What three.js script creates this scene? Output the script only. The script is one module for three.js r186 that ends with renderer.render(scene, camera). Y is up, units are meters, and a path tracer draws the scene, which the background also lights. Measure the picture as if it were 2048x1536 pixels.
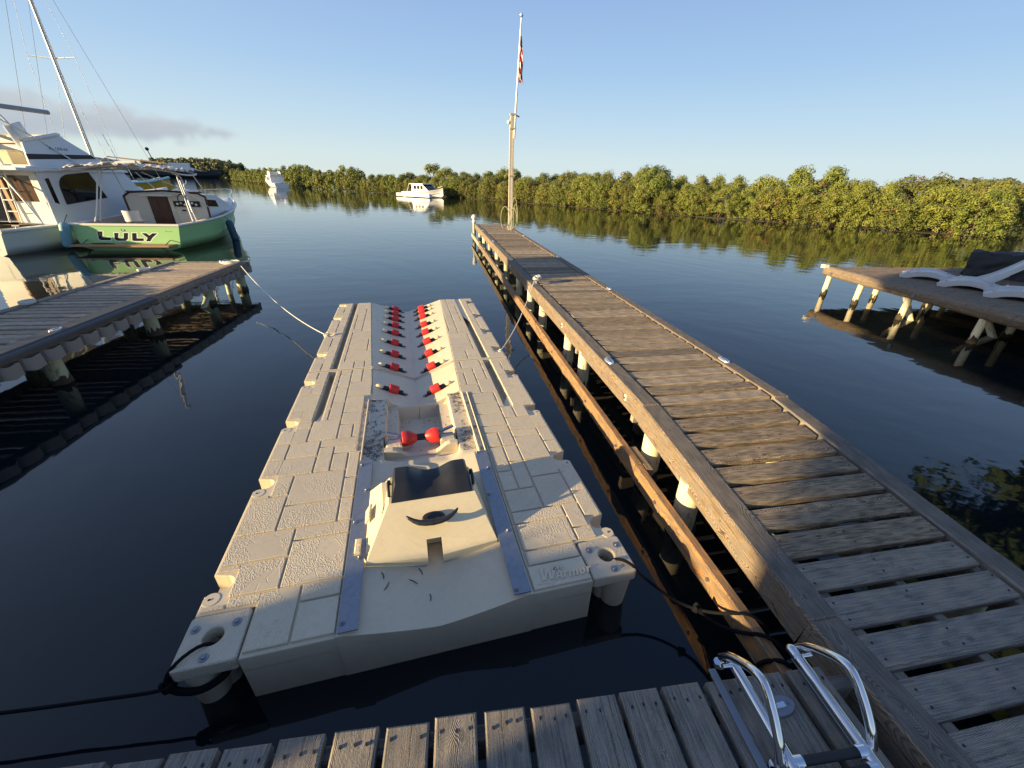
import * as THREE from 'three';
import { mergeGeometries } from 'three/addons/utils/BufferGeometryUtils.js';
import { createNoise2D, createNoise3D } from 'simplex-noise';

// ---------- camera ----------
const camera = new THREE.PerspectiveCamera(2 * Math.atan(768 / 801) * 180 / Math.PI, 4 / 3, 0.05, 6000);
const CAM_H = 2.1, PITCH = 26.85 * Math.PI / 180, ROLL = 1.41 * Math.PI / 180;
camera.position.set(0, CAM_H, 0);
camera.rotation.order = 'YXZ';
camera.rotation.set(-PITCH, 0, ROLL);

const scene = new THREE.Scene();
const renderer = new THREE.WebGLRenderer({ antialias: true });
renderer.toneMapping = THREE.LinearToneMapping;
renderer.toneMappingExposure = 2.5;
renderer.shadowMap.enabled = true;

// ---------- sun: low, from the left and a little behind ----------
const SUN_EL = 10.5 * Math.PI / 180, SUN_DX = 0.913, SUN_DZ = -0.407;         // SUN_D*: the way the light travels over the water
const toSun = new THREE.Vector3(-SUN_DX * Math.cos(SUN_EL), Math.sin(SUN_EL), -SUN_DZ * Math.cos(SUN_EL)).normalize();
const sun = new THREE.DirectionalLight(new THREE.Color().setRGB(1, 0.75, 0.39), 5);
sun.position.copy(toSun).multiplyScalar(80);
sun.castShadow = true;
sun.shadow.mapSize.set(4096, 4096);
Object.assign(sun.shadow.camera, { left: -60, right: 60, top: 40, bottom: -40, near: 1, far: 260 });
scene.add(sun, sun.target);

// ---------- seeded random and noise ----------
const rngOf = (a) => () => { a = (a + 0x6d2b79f5) | 0; let t = Math.imul(a ^ (a >>> 15), 1 | a); t = (t + Math.imul(t ^ (t >>> 7), 61 | t)) ^ t; return ((t ^ (t >>> 14)) >>> 0) / 4294967296; };
const n2 = createNoise2D(rngOf(11)), n3 = createNoise3D(rngOf(12));
const clamp = (x, a = 0, b = 1) => Math.min(b, Math.max(a, x));
const ss = (a, b, x) => { const t = clamp((x - a) / (b - a)); return t * t * (3 - 2 * t); };
const lerp = (a, b, t) => a + (b - a) * t;
const fbm2 = (x, y, o = 4) => { let s = 0, a = 0.5; for (let i = 0; i < o; i++) { s += a * n2(x, y); x *= 2.03; y *= 2.03; a *= 0.5; } return s; };

// ---------- sky ----------
{
  const W = 1024, H = 512, d = new Float32Array(W * H * 4);
  const stops = [[-90, .52, .60, .60], [-1, .53, .62, .62], [0, .60, .70, .70], [2.5, .56, .69, .74], [6, .45, .62, .765], [11, .33, .515, .745], [17, .262, .415, .685], [30, .185, .315, .575], [55, .11, .20, .43], [90, .075, .145, .35]];
  const sky = (el) => { let i = 0; while (i < stops.length - 2 && stops[i + 1][0] < el) i++; const a = stops[i], b = stops[i + 1], t = clamp((el - a[0]) / (b[0] - a[0])); return [1, 2, 3].map((k) => lerp(a[k], b[k], t)); };
  for (let j = 0; j < H; j++) for (let i = 0; i < W; i++) {
    const el = (j + .5) / H * 180 - 90, u = (i + .5) / W;
    const th = (u - .5) * 2 * Math.PI, ce = Math.cos(el * Math.PI / 180), x = Math.cos(th) * ce, z = Math.sin(th) * ce, y = Math.sin(el * Math.PI / 180);
    const c = sky(el), cs = x * toSun.x + y * toSun.y + z * toSun.z, ang = Math.acos(clamp(cs, -1, 1)) * 180 / Math.PI;
    const g = Math.exp(-ang / 28), az = Math.atan2(x, -z) * 180 / Math.PI;
    const warm = Math.exp(-Math.max(0, el) / 9) * (.5 + .5 * cs);           // dust near the horizon, warmer towards the sun
    c[0] += .55 * g + .02 * warm; c[1] += .42 * g - .015 * warm; c[2] += .22 * g - .10 * warm;
    // one long grey bank of cloud low over the far shore
    const mid = 3.95 - .012 * (az + 46), half = 2.15 * Math.max(0, 1 - Math.pow((az + 52) / 22, 2));
    const wob = fbm2(az * .22 + 3, el * .8, 5) * .9 + fbm2(az * .9, el * 3.4, 4) * .55;
    const m = half > .03 ? ss(-.1, .5, (half - Math.abs(el - mid) + wob * Math.min(1, half)) / (half + .35)) : 0;
    if (m > 0) { const lit = clamp((el - mid) / 2.0 + .35 + .35 * fbm2(az * .4, el * 1.7 + 9, 3)); const cc = [lerp(.365, .47, lit), lerp(.40, .475, lit), lerp(.475, .51, lit)]; for (let k = 0; k < 3; k++) c[k] = lerp(c[k], cc[k], m * .74); }
    const o = (j * W + i) * 4; const q1 = 1.08 / 2.35; d[o] = c[0] * q1; d[o + 1] = c[1] * q1; d[o + 2] = c[2] * q1; d[o + 3] = 1;
  }
  const t = new THREE.DataTexture(d, W, H, THREE.RGBAFormat, THREE.FloatType);
  t.mapping = THREE.EquirectangularReflectionMapping; t.magFilter = t.minFilter = THREE.LinearFilter; t.wrapS = THREE.RepeatWrapping; t.needsUpdate = true;
  scene.background = t; scene.environment = t;
}

// ---------- pixel of the photograph (2048 x 1536) to a point on a level plane ----------
const _fw = new THREE.Vector3(0, -Math.sin(PITCH), -Math.cos(PITCH)), _up = new THREE.Vector3(0, Math.cos(PITCH), -Math.sin(PITCH)), _rt = new THREE.Vector3(1, 0, 0);
const _ix = _rt.clone().multiplyScalar(Math.cos(ROLL)).addScaledVector(_up, Math.sin(ROLL)), _iu = _up.clone().multiplyScalar(Math.cos(ROLL)).addScaledVector(_rt, -Math.sin(ROLL));
const rayOf = (x, y) => _fw.clone().multiplyScalar(801).addScaledVector(_ix, x - 1024).addScaledVector(_iu, 768 - y);
const at = (x, y, h = 0) => { const v = rayOf(x, y); return v.multiplyScalar((h - CAM_H) / v.y).add(new THREE.Vector3(0, CAM_H, 0)); };

// ---------- scene graph helpers ----------
const used = {};
const numbered = (n) => { const k = used[n] = (used[n] ?? -1) + 1; return k ? n + '_' + String(k).padStart(3, '0') : n; };
function reg(o, name, label, category, group, parent = scene) {
  o.name = numbered(name); o.userData.label = label; o.userData.category = category; if (group) o.userData.group = group; parent.add(o); return o;
}
const thing = (name, label, category, group) => reg(new THREE.Group(), name, label, category, group);
function part(parent, name, geo, mat) { const m = new THREE.Mesh(geo, mat); m.name = name; m.castShadow = m.receiveShadow = true; parent.add(m); return m; }
function struct(name, geo, mat) { const m = new THREE.Mesh(geo, mat); m.name = name; m.userData.kind = 'structure'; m.castShadow = m.receiveShadow = true; scene.add(m); return m; }
const put = (m, x, y, z, ry = 0, rx = 0, rz = 0) => { m.position.set(x, y, z); m.rotation.set(rx, ry, rz); return m; };
const V = (x, y, z) => new THREE.Vector3(x, y, z);
const clean = (g) => { const h = g.index ? g.toNonIndexed() : g; for (const k of Object.keys(h.attributes)) if (!['position', 'normal', 'uv'].includes(k)) h.deleteAttribute(k); if (!h.attributes.uv) h.setAttribute('uv', new THREE.BufferAttribute(new Float32Array(h.attributes.position.count * 2), 2)); return h; };
const merge = (list) => mergeGeometries(list.map(clean));
const moved = (g, x = 0, y = 0, z = 0, rx = 0, ry = 0, rz = 0) => g.applyMatrix4(new THREE.Matrix4().compose(V(x, y, z), new THREE.Quaternion().setFromEuler(new THREE.Euler(rx, ry, rz)), V(1, 1, 1)));

// convex polygon (x, z pairs, any winding) from y0 to y1 with a chamfered top: 'kind' geometry for planks, panels and slabs; uv in metres, u along z or x
function prism(poly, y0, y1, ch = 0, uAlong = 'x', off = [0, 0], us = 1, vs = 1) {
  let a = 0; for (let i = 0; i < poly.length; i++) { const p = poly[i], q = poly[(i + 1) % poly.length]; a += p[0] * q[1] - q[0] * p[1]; }
  const P = a > 0 ? poly.slice() : poly.slice().reverse(), n = P.length;
  const inset = P.map((p, i) => {
    const o = P[(i + n - 1) % n], q = P[(i + 1) % n];
    const e1 = [p[0] - o[0], p[1] - o[1]], e2 = [q[0] - p[0], q[1] - p[1]], l1 = Math.hypot(...e1) || 1, l2 = Math.hypot(...e2) || 1;
    const m1 = [-e1[1] / l1, e1[0] / l1], m2 = [-e2[1] / l2, e2[0] / l2], k = 1 / Math.max(.4, 1 + m1[0] * m2[0] + m1[1] * m2[1]);
    return [p[0] + ch * (m1[0] + m2[0]) * k, p[1] + ch * (m1[1] + m2[1]) * k];
  });
  const pos = [], uv = [];
  const U = (x, y, z) => uAlong === 'x' ? [(x + off[0]) * us, (z + y + off[1]) * vs] : [(z + off[0]) * us, (x + y + off[1]) * vs];
  const tri = (...v) => { for (const p of v) { pos.push(...p); uv.push(...U(...p)); } };
  const yt = y1, ym = y1 - ch;
  for (let i = 1; i < n - 1; i++) tri([inset[0][0], yt, inset[0][1]], [inset[i + 1][0], yt, inset[i + 1][1]], [inset[i][0], yt, inset[i][1]]);
  for (let i = 0; i < n; i++) {
    const j = (i + 1) % n, A = P[i], B = P[j], a2 = inset[i], b2 = inset[j];
    tri([A[0], y0, A[1]], [B[0], ym, B[1]], [B[0], y0, B[1]]); tri([A[0], y0, A[1]], [A[0], ym, A[1]], [B[0], ym, B[1]]);
    if (ch > 0) { tri([A[0], ym, A[1]], [b2[0], yt, b2[1]], [B[0], ym, B[1]]); tri([A[0], ym, A[1]], [a2[0], yt, a2[1]], [b2[0], yt, b2[1]]); }
  }
  for (let i = 1; i < n - 1; i++) tri([P[0][0], y0, P[0][1]], [P[i][0], y0, P[i][1]], [P[i + 1][0], y0, P[i + 1][1]]);
  const g = new THREE.BufferGeometry(); g.setAttribute('position', new THREE.Float32BufferAttribute(pos, 3)); g.setAttribute('uv', new THREE.Float32BufferAttribute(uv, 2)); g.computeVertexNormals(); return g;
}
// a chamfered timber of size lx, ly, lz, centred; grain along the longest side; v is fitted to one width of the wood map
function timber(lx, ly, lz, ch = .004, u0 = 0) {
  const along = lx >= lz ? 'x' : 'z', w = along === 'x' ? lz : lx;
  const g = prism([[-lx / 2, -lz / 2], [lx / 2, -lz / 2], [lx / 2, lz / 2], [-lx / 2, lz / 2]], -ly / 2, ly / 2, Math.min(ch, ly * .3), along);
  const p = g.attributes.position, n = g.attributes.normal, uv = g.attributes.uv;
  for (let i = 0; i < p.count; i++) {
    const s = along === 'x' ? p.getX(i) : p.getZ(i), t = along === 'x' ? p.getZ(i) : p.getX(i), side = Math.abs(along === 'x' ? n.getZ(i) : n.getX(i)) > .8, end = Math.abs(along === 'x' ? n.getX(i) : n.getZ(i)) > .8;
    uv.setXY(i, end ? u0 + t * .2 : u0 + s / 1.2, side ? (p.getY(i) / Math.max(ly, .05) + .5) * Math.min(1, ly / .15) * .95 : (t / w + .5) * .98);
  }
  return g;
}
// tube through points
const tubeOf = (pts, r, seg = 40, rad = 8, closed = false) => new THREE.TubeGeometry(new THREE.CatmullRomCurve3(pts.map((p) => p.isVector3 ? p : V(...p)), closed), seg, r, rad, closed);
function rod(a, b, r0, r1 = r0, seg = 10) {
  a = a.isVector3 ? a : V(...a); b = b.isVector3 ? b : V(...b);
  const d = b.clone().sub(a), g = new THREE.CylinderGeometry(r1, r0, d.length(), seg);
  g.applyMatrix4(new THREE.Matrix4().compose(a.clone().add(b).multiplyScalar(.5), new THREE.Quaternion().setFromUnitVectors(V(0, 1, 0), d.normalize()), V(1, 1, 1)));
  return g;
}
const chain = (pts, r, seg = 8) => merge(pts.slice(1).map((p, i) => rod(pts[i], p, r, r, seg)));
const box = (x, y, z, cx = 0, cy = 0, cz = 0) => moved(new THREE.BoxGeometry(x, y, z), cx, cy, cz);

// ---------- textures ----------
const lin2s = (c) => Math.round(255 * clamp(c <= .0031308 ? c * 12.92 : 1.055 * Math.pow(Math.max(c, 0), 1 / 2.4) - .055));
function dataTex(W, H, f, srgb) {
  const d = new Uint8Array(W * H * 4);
  for (let j = 0; j < H; j++) for (let i = 0; i < W; i++) { const c = f(i, j), o = (j * W + i) * 4; if (srgb) { d[o] = lin2s(c[0]); d[o + 1] = lin2s(c[1]); d[o + 2] = lin2s(c[2]); } else d[o] = d[o + 1] = d[o + 2] = Math.round(255 * clamp(c)); d[o + 3] = 255; }
  const t = new THREE.DataTexture(d, W, H); t.magFilter = THREE.LinearFilter; t.minFilter = THREE.LinearMipmapLinearFilter; t.generateMipmaps = true; t.wrapS = t.wrapT = THREE.RepeatWrapping; if (srgb) t.colorSpace = THREE.SRGBColorSpace; t.needsUpdate = true; return t;
}
// weathered timber: one board width (0.15 m) by 1.2 m, repeating along the grain
function wood(seed, { light, dark, stain, stainAmt = 0, ring = 190, bump = .0022, rough = .85, black = 0, warp = .04, deep = 0, pith = 0 }) {
  const W = 1024, H = 128, r = rngOf(seed), ox = r() * 100, t0 = pith ? (r() < .5 ? -1 : 1) * (pith + r() * .08) : (r() - .5) * .16, z0 = .012 + deep + r() * .05, h = new Float32Array(W * H), col = new Float32Array(W * H * 3);
  const knots = []; for (let k = 0; k < 1 + Math.floor(r() * 2.6); k++) knots.push([r() * 1.2, .02 + r() * .11, .006 + r() * .009]);
  const checks = []; for (let k = 0; k < 4; k++) checks.push([r() * 1.2, r() * .15, .06 + r() * .3]);
  for (let i = 0; i < W; i++) {
    const s = i / W * 1.2, a = i / W * Math.PI * 2, cx = Math.cos(a), sx = Math.sin(a);
    const w1 = n3(cx * .8 + ox, sx * .8, 1) * warp + n3(cx * 2.2 + ox, sx * 2.2, 5) * .004, w2 = n3(cx * .9 + ox, sx * .9, 9) * .03;
    for (let j = 0; j < H; j++) {
      const t = j / H * .15; let yy = t - .075 - t0 + w1, extra = 0, kn = 0;
      for (const [ks, kt, kr] of knots) { let ds = Math.abs(s - ks); ds = Math.min(ds, 1.2 - ds); const dt = t - kt, q = Math.hypot(ds * .55, dt); extra += .02 * Math.exp(-(q * q) / (kr * kr * 5)); kn = Math.max(kn, ss(kr, kr * .55, q)); }
      const rr = Math.hypot(yy, z0 + w2) + extra + .0007 * n3(cx * 3 + ox, sx * 3, t * 60), f = rr * ring, fr = f - Math.floor(f);
      const late = ss(.35, .85, fr) * (1 - ss(.93, 1, fr));
      const fib = n3(cx * 9 + ox, sx * 9, t * 900) * .5 + n3(cx * 22 + ox, sx * 22, t * 1700) * .5, blot = n3(cx * 1.6 + ox, sx * 1.6, t * 14 + 30), fine = n3(cx * 12, sx * 12 + ox, t * 300), streak = n3(cx * 1.1 + ox, sx * 1.1, t * 170 + 50);
      let crack = 0; for (const [cs, ct, cl] of checks) { let ds = Math.abs(s - cs); ds = Math.min(ds, 1.2 - ds); if (ds < cl) crack = Math.max(crack, ss(.0014, .0004, Math.abs(t - ct - .002 * n3(cx * 4, sx * 4, ct * 99))) * ss(cl, cl * .6, ds)); }
      let m = clamp(.62 - .42 * late + .16 * fib + .14 * blot + .08 * fine + .22 * streak); m = lerp(m, .12, kn * .8); m = lerp(m, .02, crack * .9);
      const o = j * W + i, st = stainAmt * ss(-.1, .6, blot + .35 * n3(cx * 3 + ox, sx * 3, t * 40 + 70)), bk = black * ss(-.15, .75, n3(cx * 1.5 + ox, sx * 1.5, t * 75 + 90) * .8 + .35 * fib + .3 * n3(cx * 3 + ox, sx * 3, t * 140));
      for (let k = 0; k < 3; k++) { let c = lerp(dark[k], light[k], m); if (stain) c = lerp(c, stain[k] * (.55 + .7 * m), st); col[o * 3 + k] = c * (1 - bk * .75); }
      h[o] = clamp(.45 + .32 * late + .16 * fib - .7 * crack - .25 * kn + .1 * blot);
    }
  }
  const map = dataTex(W, H, (i, j) => { const o = (j * W + i) * 3; return [col[o], col[o + 1], col[o + 2]]; }, true), bm = dataTex(W, H, (i, j) => h[j * W + i]);
  return new THREE.MeshStandardMaterial({ map, bumpMap: bm, bumpScale: bump, roughness: rough });
}
const std = (r, g, b, roughness = .6, metalness = 0, extra = {}) => new THREE.MeshStandardMaterial({ color: new THREE.Color().setRGB(r, g, b), roughness, metalness, ...extra });
const grainMap = (size, f) => dataTex(size, size, f);
// periodic 2-D noise on a torus-like sum (tile 1)
const tileNoise = (u, v, k, seed = 0) => { const a = u * Math.PI * 2, b = v * Math.PI * 2, R = k / (Math.PI * 2); return n3(Math.cos(a) * R + seed, Math.sin(a) * R + Math.cos(b) * R, Math.sin(b) * R + seed * .7); };

const GREY = [1, 2, 3, 4].map((s) => wood(100 + s, { light: [[.40, .36, .305], [.36, .33, .29], [.43, .375, .30], [.33, .30, .26]][s - 1], dark: [.07, .06, .05], ring: 230 + 40 * s, stain: [.30, .215, .14], stainAmt: .3, bump: .004, warp: .014, deep: .03, pith: .085 }));
const TAN = [1, 2, 3, 4].map((s) => wood(200 + s, { light: [[.60, .48, .335], [.42, .33, .22], [.54, .425, .29], [.28, .23, .17]][s - 1], dark: [.09, .066, .046], ring: 150 + 30 * s, black: [.15, .3, .2, .55][s - 1], bump: .003 }));
const RAMP = [1, 2, 3].map((s) => wood(300 + s, { light: [.46, .35, .225], dark: [.06, .046, .034], ring: 200 + 20 * s, black: .7, bump: .003 }));
const BEAM = [1, 2, 3].map((s) => wood(400 + s, { light: [.42, .315, .215], dark: [.055, .038, .026], ring: 100 + 30 * s, stain: [.17, .15, .135], stainAmt: .6, bump: .005 }));
const RUST = [1, 2].map((s) => wood(500 + s, { light: [.36, .25, .15], dark: [.12, .07, .035], ring: 120, stain: [.44, .19, .055], stainAmt: .75, bump: .002 }));
const PALE = [1, 2].map((s) => wood(600 + s, { light: [.50, .45, .36], dark: [.2, .17, .13], ring: 160, bump: .002 }));
const LDOCK = [1, 2, 3].map((s) => wood(700 + s, { light: [[.66, .54, .40], [.58, .46, .335], [.48, .385, .285]][s - 1], dark: [.18, .135, .095], ring: 150, bump: .002 }));
const WEATHERED = [1, 2].map((s) => wood(800 + s, { light: [.24, .205, .17], dark: [.055, .048, .042], ring: 130 + 40 * s, bump: .004 }));
const pick = (list, r) => list[Math.floor(r() * list.length)];

// ---------- water ----------
{
  const N = 1024, T = 11, h = new Float32Array(N * N);
  for (let j = 0; j < N; j++) for (let i = 0; i < N; i++) { const u = i / N, v = j / N; h[j * N + i] = .55 * tileNoise(u, v, 9, 3) + .27 * tileNoise(u, v, 21, 8) + .10 * tileNoise(u, v, 47, 14) + .035 * tileNoise(u, v, 110, 21); }
  const fd = new Float32Array(N * N * 4); for (let i = 0; i < N * N; i++) { fd[i * 4] = fd[i * 4 + 1] = fd[i * 4 + 2] = .5 + .5 * h[i]; fd[i * 4 + 3] = 1; }
  const bm = new THREE.DataTexture(fd, N, N, THREE.RGBAFormat, THREE.FloatType); bm.magFilter = THREE.LinearFilter; bm.wrapS = bm.wrapT = THREE.RepeatWrapping; bm.needsUpdate = true;
  const mat = new THREE.MeshPhysicalMaterial({ color: new THREE.Color().setRGB(.0035, .0075, .0095), roughness: .035, ior: 1.45, bumpMap: bm, bumpScale: .0042 });
  bm.repeat.set(1 / T, 1 / (T * .72)); bm.rotation = .35;
  const g = new THREE.PlaneGeometry(9000, 9000, 1, 1); g.rotateX(-Math.PI / 2);
  const uv = g.attributes.uv, p = g.attributes.position; for (let i = 0; i < uv.count; i++) uv.setXY(i, p.getX(i), p.getZ(i));
  struct('water', g, mat);
}
// ---------- shared small materials ----------
const M = {
  pvc: std(.72, .66, .46, .45), pvcGrey: std(.42, .39, .33, .6), growth: std(.045, .036, .022, .95), white: std(.74, .73, .69, .45), steel: new THREE.MeshPhysicalMaterial({ color: new THREE.Color().setRGB(.72, .72, .73), metalness: 1, roughness: .1 }),
  galv: std(.42, .43, .45, .5, .85), black: std(.012, .012, .014, .55), rubber: std(.02, .02, .022, .7), rope: std(.62, .60, .55, .9), blackRope: new THREE.MeshPhysicalMaterial({ color: new THREE.Color().setRGB(.01, .01, .012), roughness: .95, specularIntensity: .2 }), disc: std(.66, .70, .74, .3, .6), nail: std(.02, .018, .016, .7), fender: std(.20, .19, .18, .9),
};
{ // galvanised sheet: soft spangle
  const r = rngOf(5), pts = []; for (let i = 0; i < 260; i++) pts.push([r(), r(), r()]);
  M.galv.map = dataTex(256, 256, (i, j) => { let b = 9, v = 0; for (const p of pts) { let dx = Math.abs(i / 256 - p[0]), dy = Math.abs(j / 256 - p[1]); dx = Math.min(dx, 1 - dx); dy = Math.min(dy, 1 - dy); const d = dx * dx + dy * dy; if (d < b) { b = d; v = p[2]; } } const k = .85 + .12 * v + .06 * n2(i * .2, j * .2); return [.30 * k, .32 * k, .36 * k]; }, true);
  M.galv.color.setRGB(1, 1, 1); M.galv.map.repeat.set(4, 4);
}
const dirty = (base, grime, amt, scale, seed) => { // plastic or PVC with blotches of algae and salt of its own outline
  const map = dataTex(512, 512, (i, j) => { const u = i / 512, v = j / 512, a = tileNoise(u, v, scale, seed), b = tileNoise(u, v, scale * 4, seed + 3), c = tileNoise(u, v, scale * 13, seed + 7), k = amt * ss(.15, .75, a * .6 + b * .35 + c * .3), t = 1 + .05 * b + .04 * c; return [0, 1, 2].map((q) => lerp(base[q] * t, grime[q], k)); }, true);
  return new THREE.MeshStandardMaterial({ map, roughness: .6 });
};
M.pile = dirty([.74, .67, .46], [.24, .15, .06], .75, 5, 2);
M.pileGreen = dirty([.34, .38, .26], [.10, .09, .04], .8, 5, 4);

// a round pile: sleeve above, dark marine growth where the tide reaches
function pile(parent, x, z, top, r = .075, mat = M.pile, seed = 1) {
  const g = new THREE.CylinderGeometry(r, r, top + 1.4, 20, 1, false); const p = part(parent, 'piling', g, mat); put(p, x, (top - 1.4) / 2, z, seed); p.rotation.z = .025 * n2(seed * 3.3, 7); p.rotation.x = .025 * n2(seed * 5.1, 2);
  const q = new THREE.CylinderGeometry(r * 1.12, r * 1.18, 1.0, 18, 14, true), a = q.attributes.position;
  for (let i = 0; i < a.count; i++) { const k = 1 + .16 * n3(a.getX(i) * 22 + seed * 7, a.getY(i) * 16, a.getZ(i) * 22) - (a.getY(i) > .46 ? .12 : 0); a.setX(i, a.getX(i) * k); a.setZ(i, a.getZ(i) * k); if (a.getY(i) > .4) a.setY(i, a.getY(i) + .06 * n2(a.getX(i) * 30 + seed, a.getZ(i) * 30)); }
  q.computeVertexNormals(); put(part(p, 'barnacle_band', q, M.growth), 0, -(top - 1.4) / 2 - .40, 0);
  return p;
}
function ovalCleat(parent, x, y, z, ry = 0) { // flush pull-up cleat: an oval plate with its folded bar
  const g = new THREE.CylinderGeometry(.034, .036, .008, 24); g.scale(1, 1, 2.1); const c = put(part(parent, 'flush_cleat', g, M.disc), x, y + .004, z, ry);
  put(part(c, 'bar', new THREE.BoxGeometry(.022, .008, .085), M.galv), 0, .006, 0); return c;
}

// ---------- main pier ----------
const PIER = thing('timber_pier', 'long narrow timber pier with brown plank deck on white piles beside floating dock', 'pier');
PIER.position.set(1.0, 0, -2.65); PIER.rotation.y = Math.asin(.183);
const rampY = (s) => s >= 0 ? .60 : s > -1.62 ? .60 + .135 * s / 1.62 : .465;                 // deck height by distance along the pier (negative: towards the shore)
{
  const r = rngOf(77), vars = [...Array(6)].map((_, k) => timber(.955, .038, .122, .006, k * .37));
  for (let i = 0; i < 90; i++) { const s = .07 + i * .1565, m = part(PIER, 'plank', vars[i % 6], pick(r() < .12 ? RAMP : TAN, r)); put(m, .628 + (r() - .5) * .008, 0.58 + (r() - .5) * .009, -s, Math.floor(r() * 2) * Math.PI + (r() - .5) * .008, 0, (r() - .5) * .006); m.rotation.order = 'YXZ'; m.rotation.x = (r() - .5) * .05; }
  const wide = [...Array(5)].map((_, k) => timber(.955, .04, .134, .009, k * .41));
  for (let i = 0; i < 10; i++) { const s = -.09 - i * .166, m = part(PIER, 'plank', wide[i % 5], i < 8 ? pick(RAMP, r) : pick(GREY, r)); put(m, .60 + (r() - .5) * .01, rampY(s) - .02, -s, Math.floor(r() * 2) * Math.PI, 0, 0); m.rotation.order = 'YXZ'; m.rotation.x = (m.rotation.y ? -1 : 1) * .083; if (i > 9) m.rotation.x = 0; }
  for (let i = 0; i < 12; i++) { const s = -1.75 - i * .166, m = part(PIER, 'plank', wide[(i + 2) % 5], pick(GREY, r)); put(m, .60 + (r() - .5) * .01, .445, -s, Math.floor(r() * 2) * Math.PI); }
  // nail heads on the near planks
  const nail = new THREE.CylinderGeometry(.0045, .0045, .004, 8);
  for (let i = 0; i < 22; i++) for (const x of [.16, .55, 1.04]) for (const o of [-.035, .03]) { const s = -.09 - i * .166 + o + (r() - .5) * .012; if (s < -2.4 || r() < .25) continue; put(part(PIER, 'nail', nail, M.nail), x + (r() - .5) * .02, rampY(s) + .001, -s); }
  // edge beams: left and right, in lengths butted end to end
  const beam = (x, w, s0, s1, mat, h = .17, top = .604, topMat = null) => { const y0 = rampY(s0) + top - .6, y1 = rampY(s1) + top - .6, L = Math.hypot(s1 - s0, y1 - y0) - .004; const bg = timber(w, h, L, .009, r() * 3); bg.addGroup(0, 6, 0); bg.addGroup(6, bg.attributes.position.count - 6, 1); const m = part(PIER, 'edge_beam', bg, [topMat ?? WEATHERED[Math.floor(r() * 2)], mat]); put(m, x, (y0 + y1) / 2 - h / 2, -(s0 + s1) / 2); m.rotation.x = Math.atan2(y1 - y0, s1 - s0); return m; };
  let k = 0; for (const [a, b] of [[0, 3.1], [3.1, 5.7], [5.7, 8.6], [8.6, 11.4], [11.4, 14.1]]) { beam(.068, .136, a, b, BEAM[k % 3]); beam(1.19, .125, a - .02, b, BEAM[(k + 1) % 3], .15, .606); k++; }
  beam(.064, .150, -1.60, 0, BEAM[2]); beam(.064, .150, -3.6, -1.60, BEAM[0], .17, .603);
  beam(1.165, .13, -1.65, -.02, GREY[1], .15, .606); beam(1.165, .13, -3.6, -1.65, GREY[2], .15, .606);
  // stringers, cross beams under the planks
  for (const x of [.20, .62, 1.08]) { const m = part(PIER, 'stringer', timber(.05, .13, 14.0, .004), PALE[0]); put(m, x, .485, -7.05); const n = part(PIER, 'stringer', timber(.05, .12, 3.4, .004), PALE[1]); put(n, x, .37, 1.85); }
  for (let i = 0; i < 10; i++) put(part(PIER, 'cross_beam', timber(1.12, .12, .05, .004), PALE[i % 2]), .63, .36, -.25 - i * 1.52);
  // wale along the water side, bolted to the piles
  const wale = (s0, s1, y, mat) => put(part(PIER, 'wale', timber(.055, .13, s1 - s0 - .005, .006, r() * 2), mat), -.125, y, -(s0 + s1) / 2);
  wale(-1.75, -.30, .225, RUST[0]); wale(-.30, 2.35, .23, RUST[1]); wale(2.35, 5.1, .235, RUST[0]); wale(5.1, 8.2, .235, BEAM[1]); wale(8.2, 11.2, .235, BEAM[0]); wale(11.2, 14.0, .235, PALE[0]);
  put(part(PIER, 'scarf_block', timber(.05, .11, .28, .005), BEAM[0]), -.068, .235, .22);
  const sq = timber(.012, .05, .03, .002), bolt = new THREE.CylinderGeometry(.011, .011, .02, 8); bolt.rotateZ(Math.PI / 2);
  for (const s of [.28, 2.15, 4.1, 6.0, 7.9, 9.8, 11.7]) { const w = put(part(PIER, 'washer_plate', sq, M.white), -.004, .52, -s); put(part(w, 'bolt', bolt, M.galv), -.01, 0, 0); }
  for (const s of [-1.2, -.62, .02, .75, 2.0, 3.3, 4.6, 6.1, 7.6]) put(part(PIER, 'bolt', bolt, M.galv), -.157, .235, -s);
  // piles
  for (const [x, s, t] of [[.055, -.14, .46], [.055, -.66, .43], [.055, 1.42, .46], [.055, 2.0, .46], [.055, 3.35, .46], [.055, 4.2, .46], [.055, 5.3, .46], [.055, 6.8, .46], [.055, 8.3, .46], [.055, 9.8, .46], [.055, 11.3, .46], [.055, 12.8, .46], [-.02, 14.18, .66], [1.15, -.14, .46], [1.15, 2.0, .46], [1.15, 4.2, .46], [1.15, 6.8, .46], [1.15, 9.8, .46], [1.15, 12.8, .46], [.36, .52, .31], [.4, -1.0, .2], [.42, 2.9, .3], [1.15, -1.5, .35]]) pile(PIER, x, -s, t, x > .3 && x < .5 ? .085 : s < 1 ? .075 : .064, x > .3 && x < .5 ? M.pvcGrey : (Math.round(s * 7) % 3 ? M.pile : M.pileGreen), s + x);
  for (const [x, s] of [[.068, .84], [.068, 6.3], [.068, 9.2], [.068, 11.9], [1.19, .72], [1.19, 3.6], [1.19, 6.6], [1.19, 10.5]]) ovalCleat(PIER, x, x < 1 ? .604 : .606, -s);
  // pile cap lamp at the far corner
  const cap = put(part(PIER, 'pile_cap', new THREE.CylinderGeometry(.05, .085, .1, 16), M.white), -.02, .71, -14.18); put(part(cap, 'globe', new THREE.SphereGeometry(.095, 18, 12), M.white), 0, .13, 0);
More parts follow.
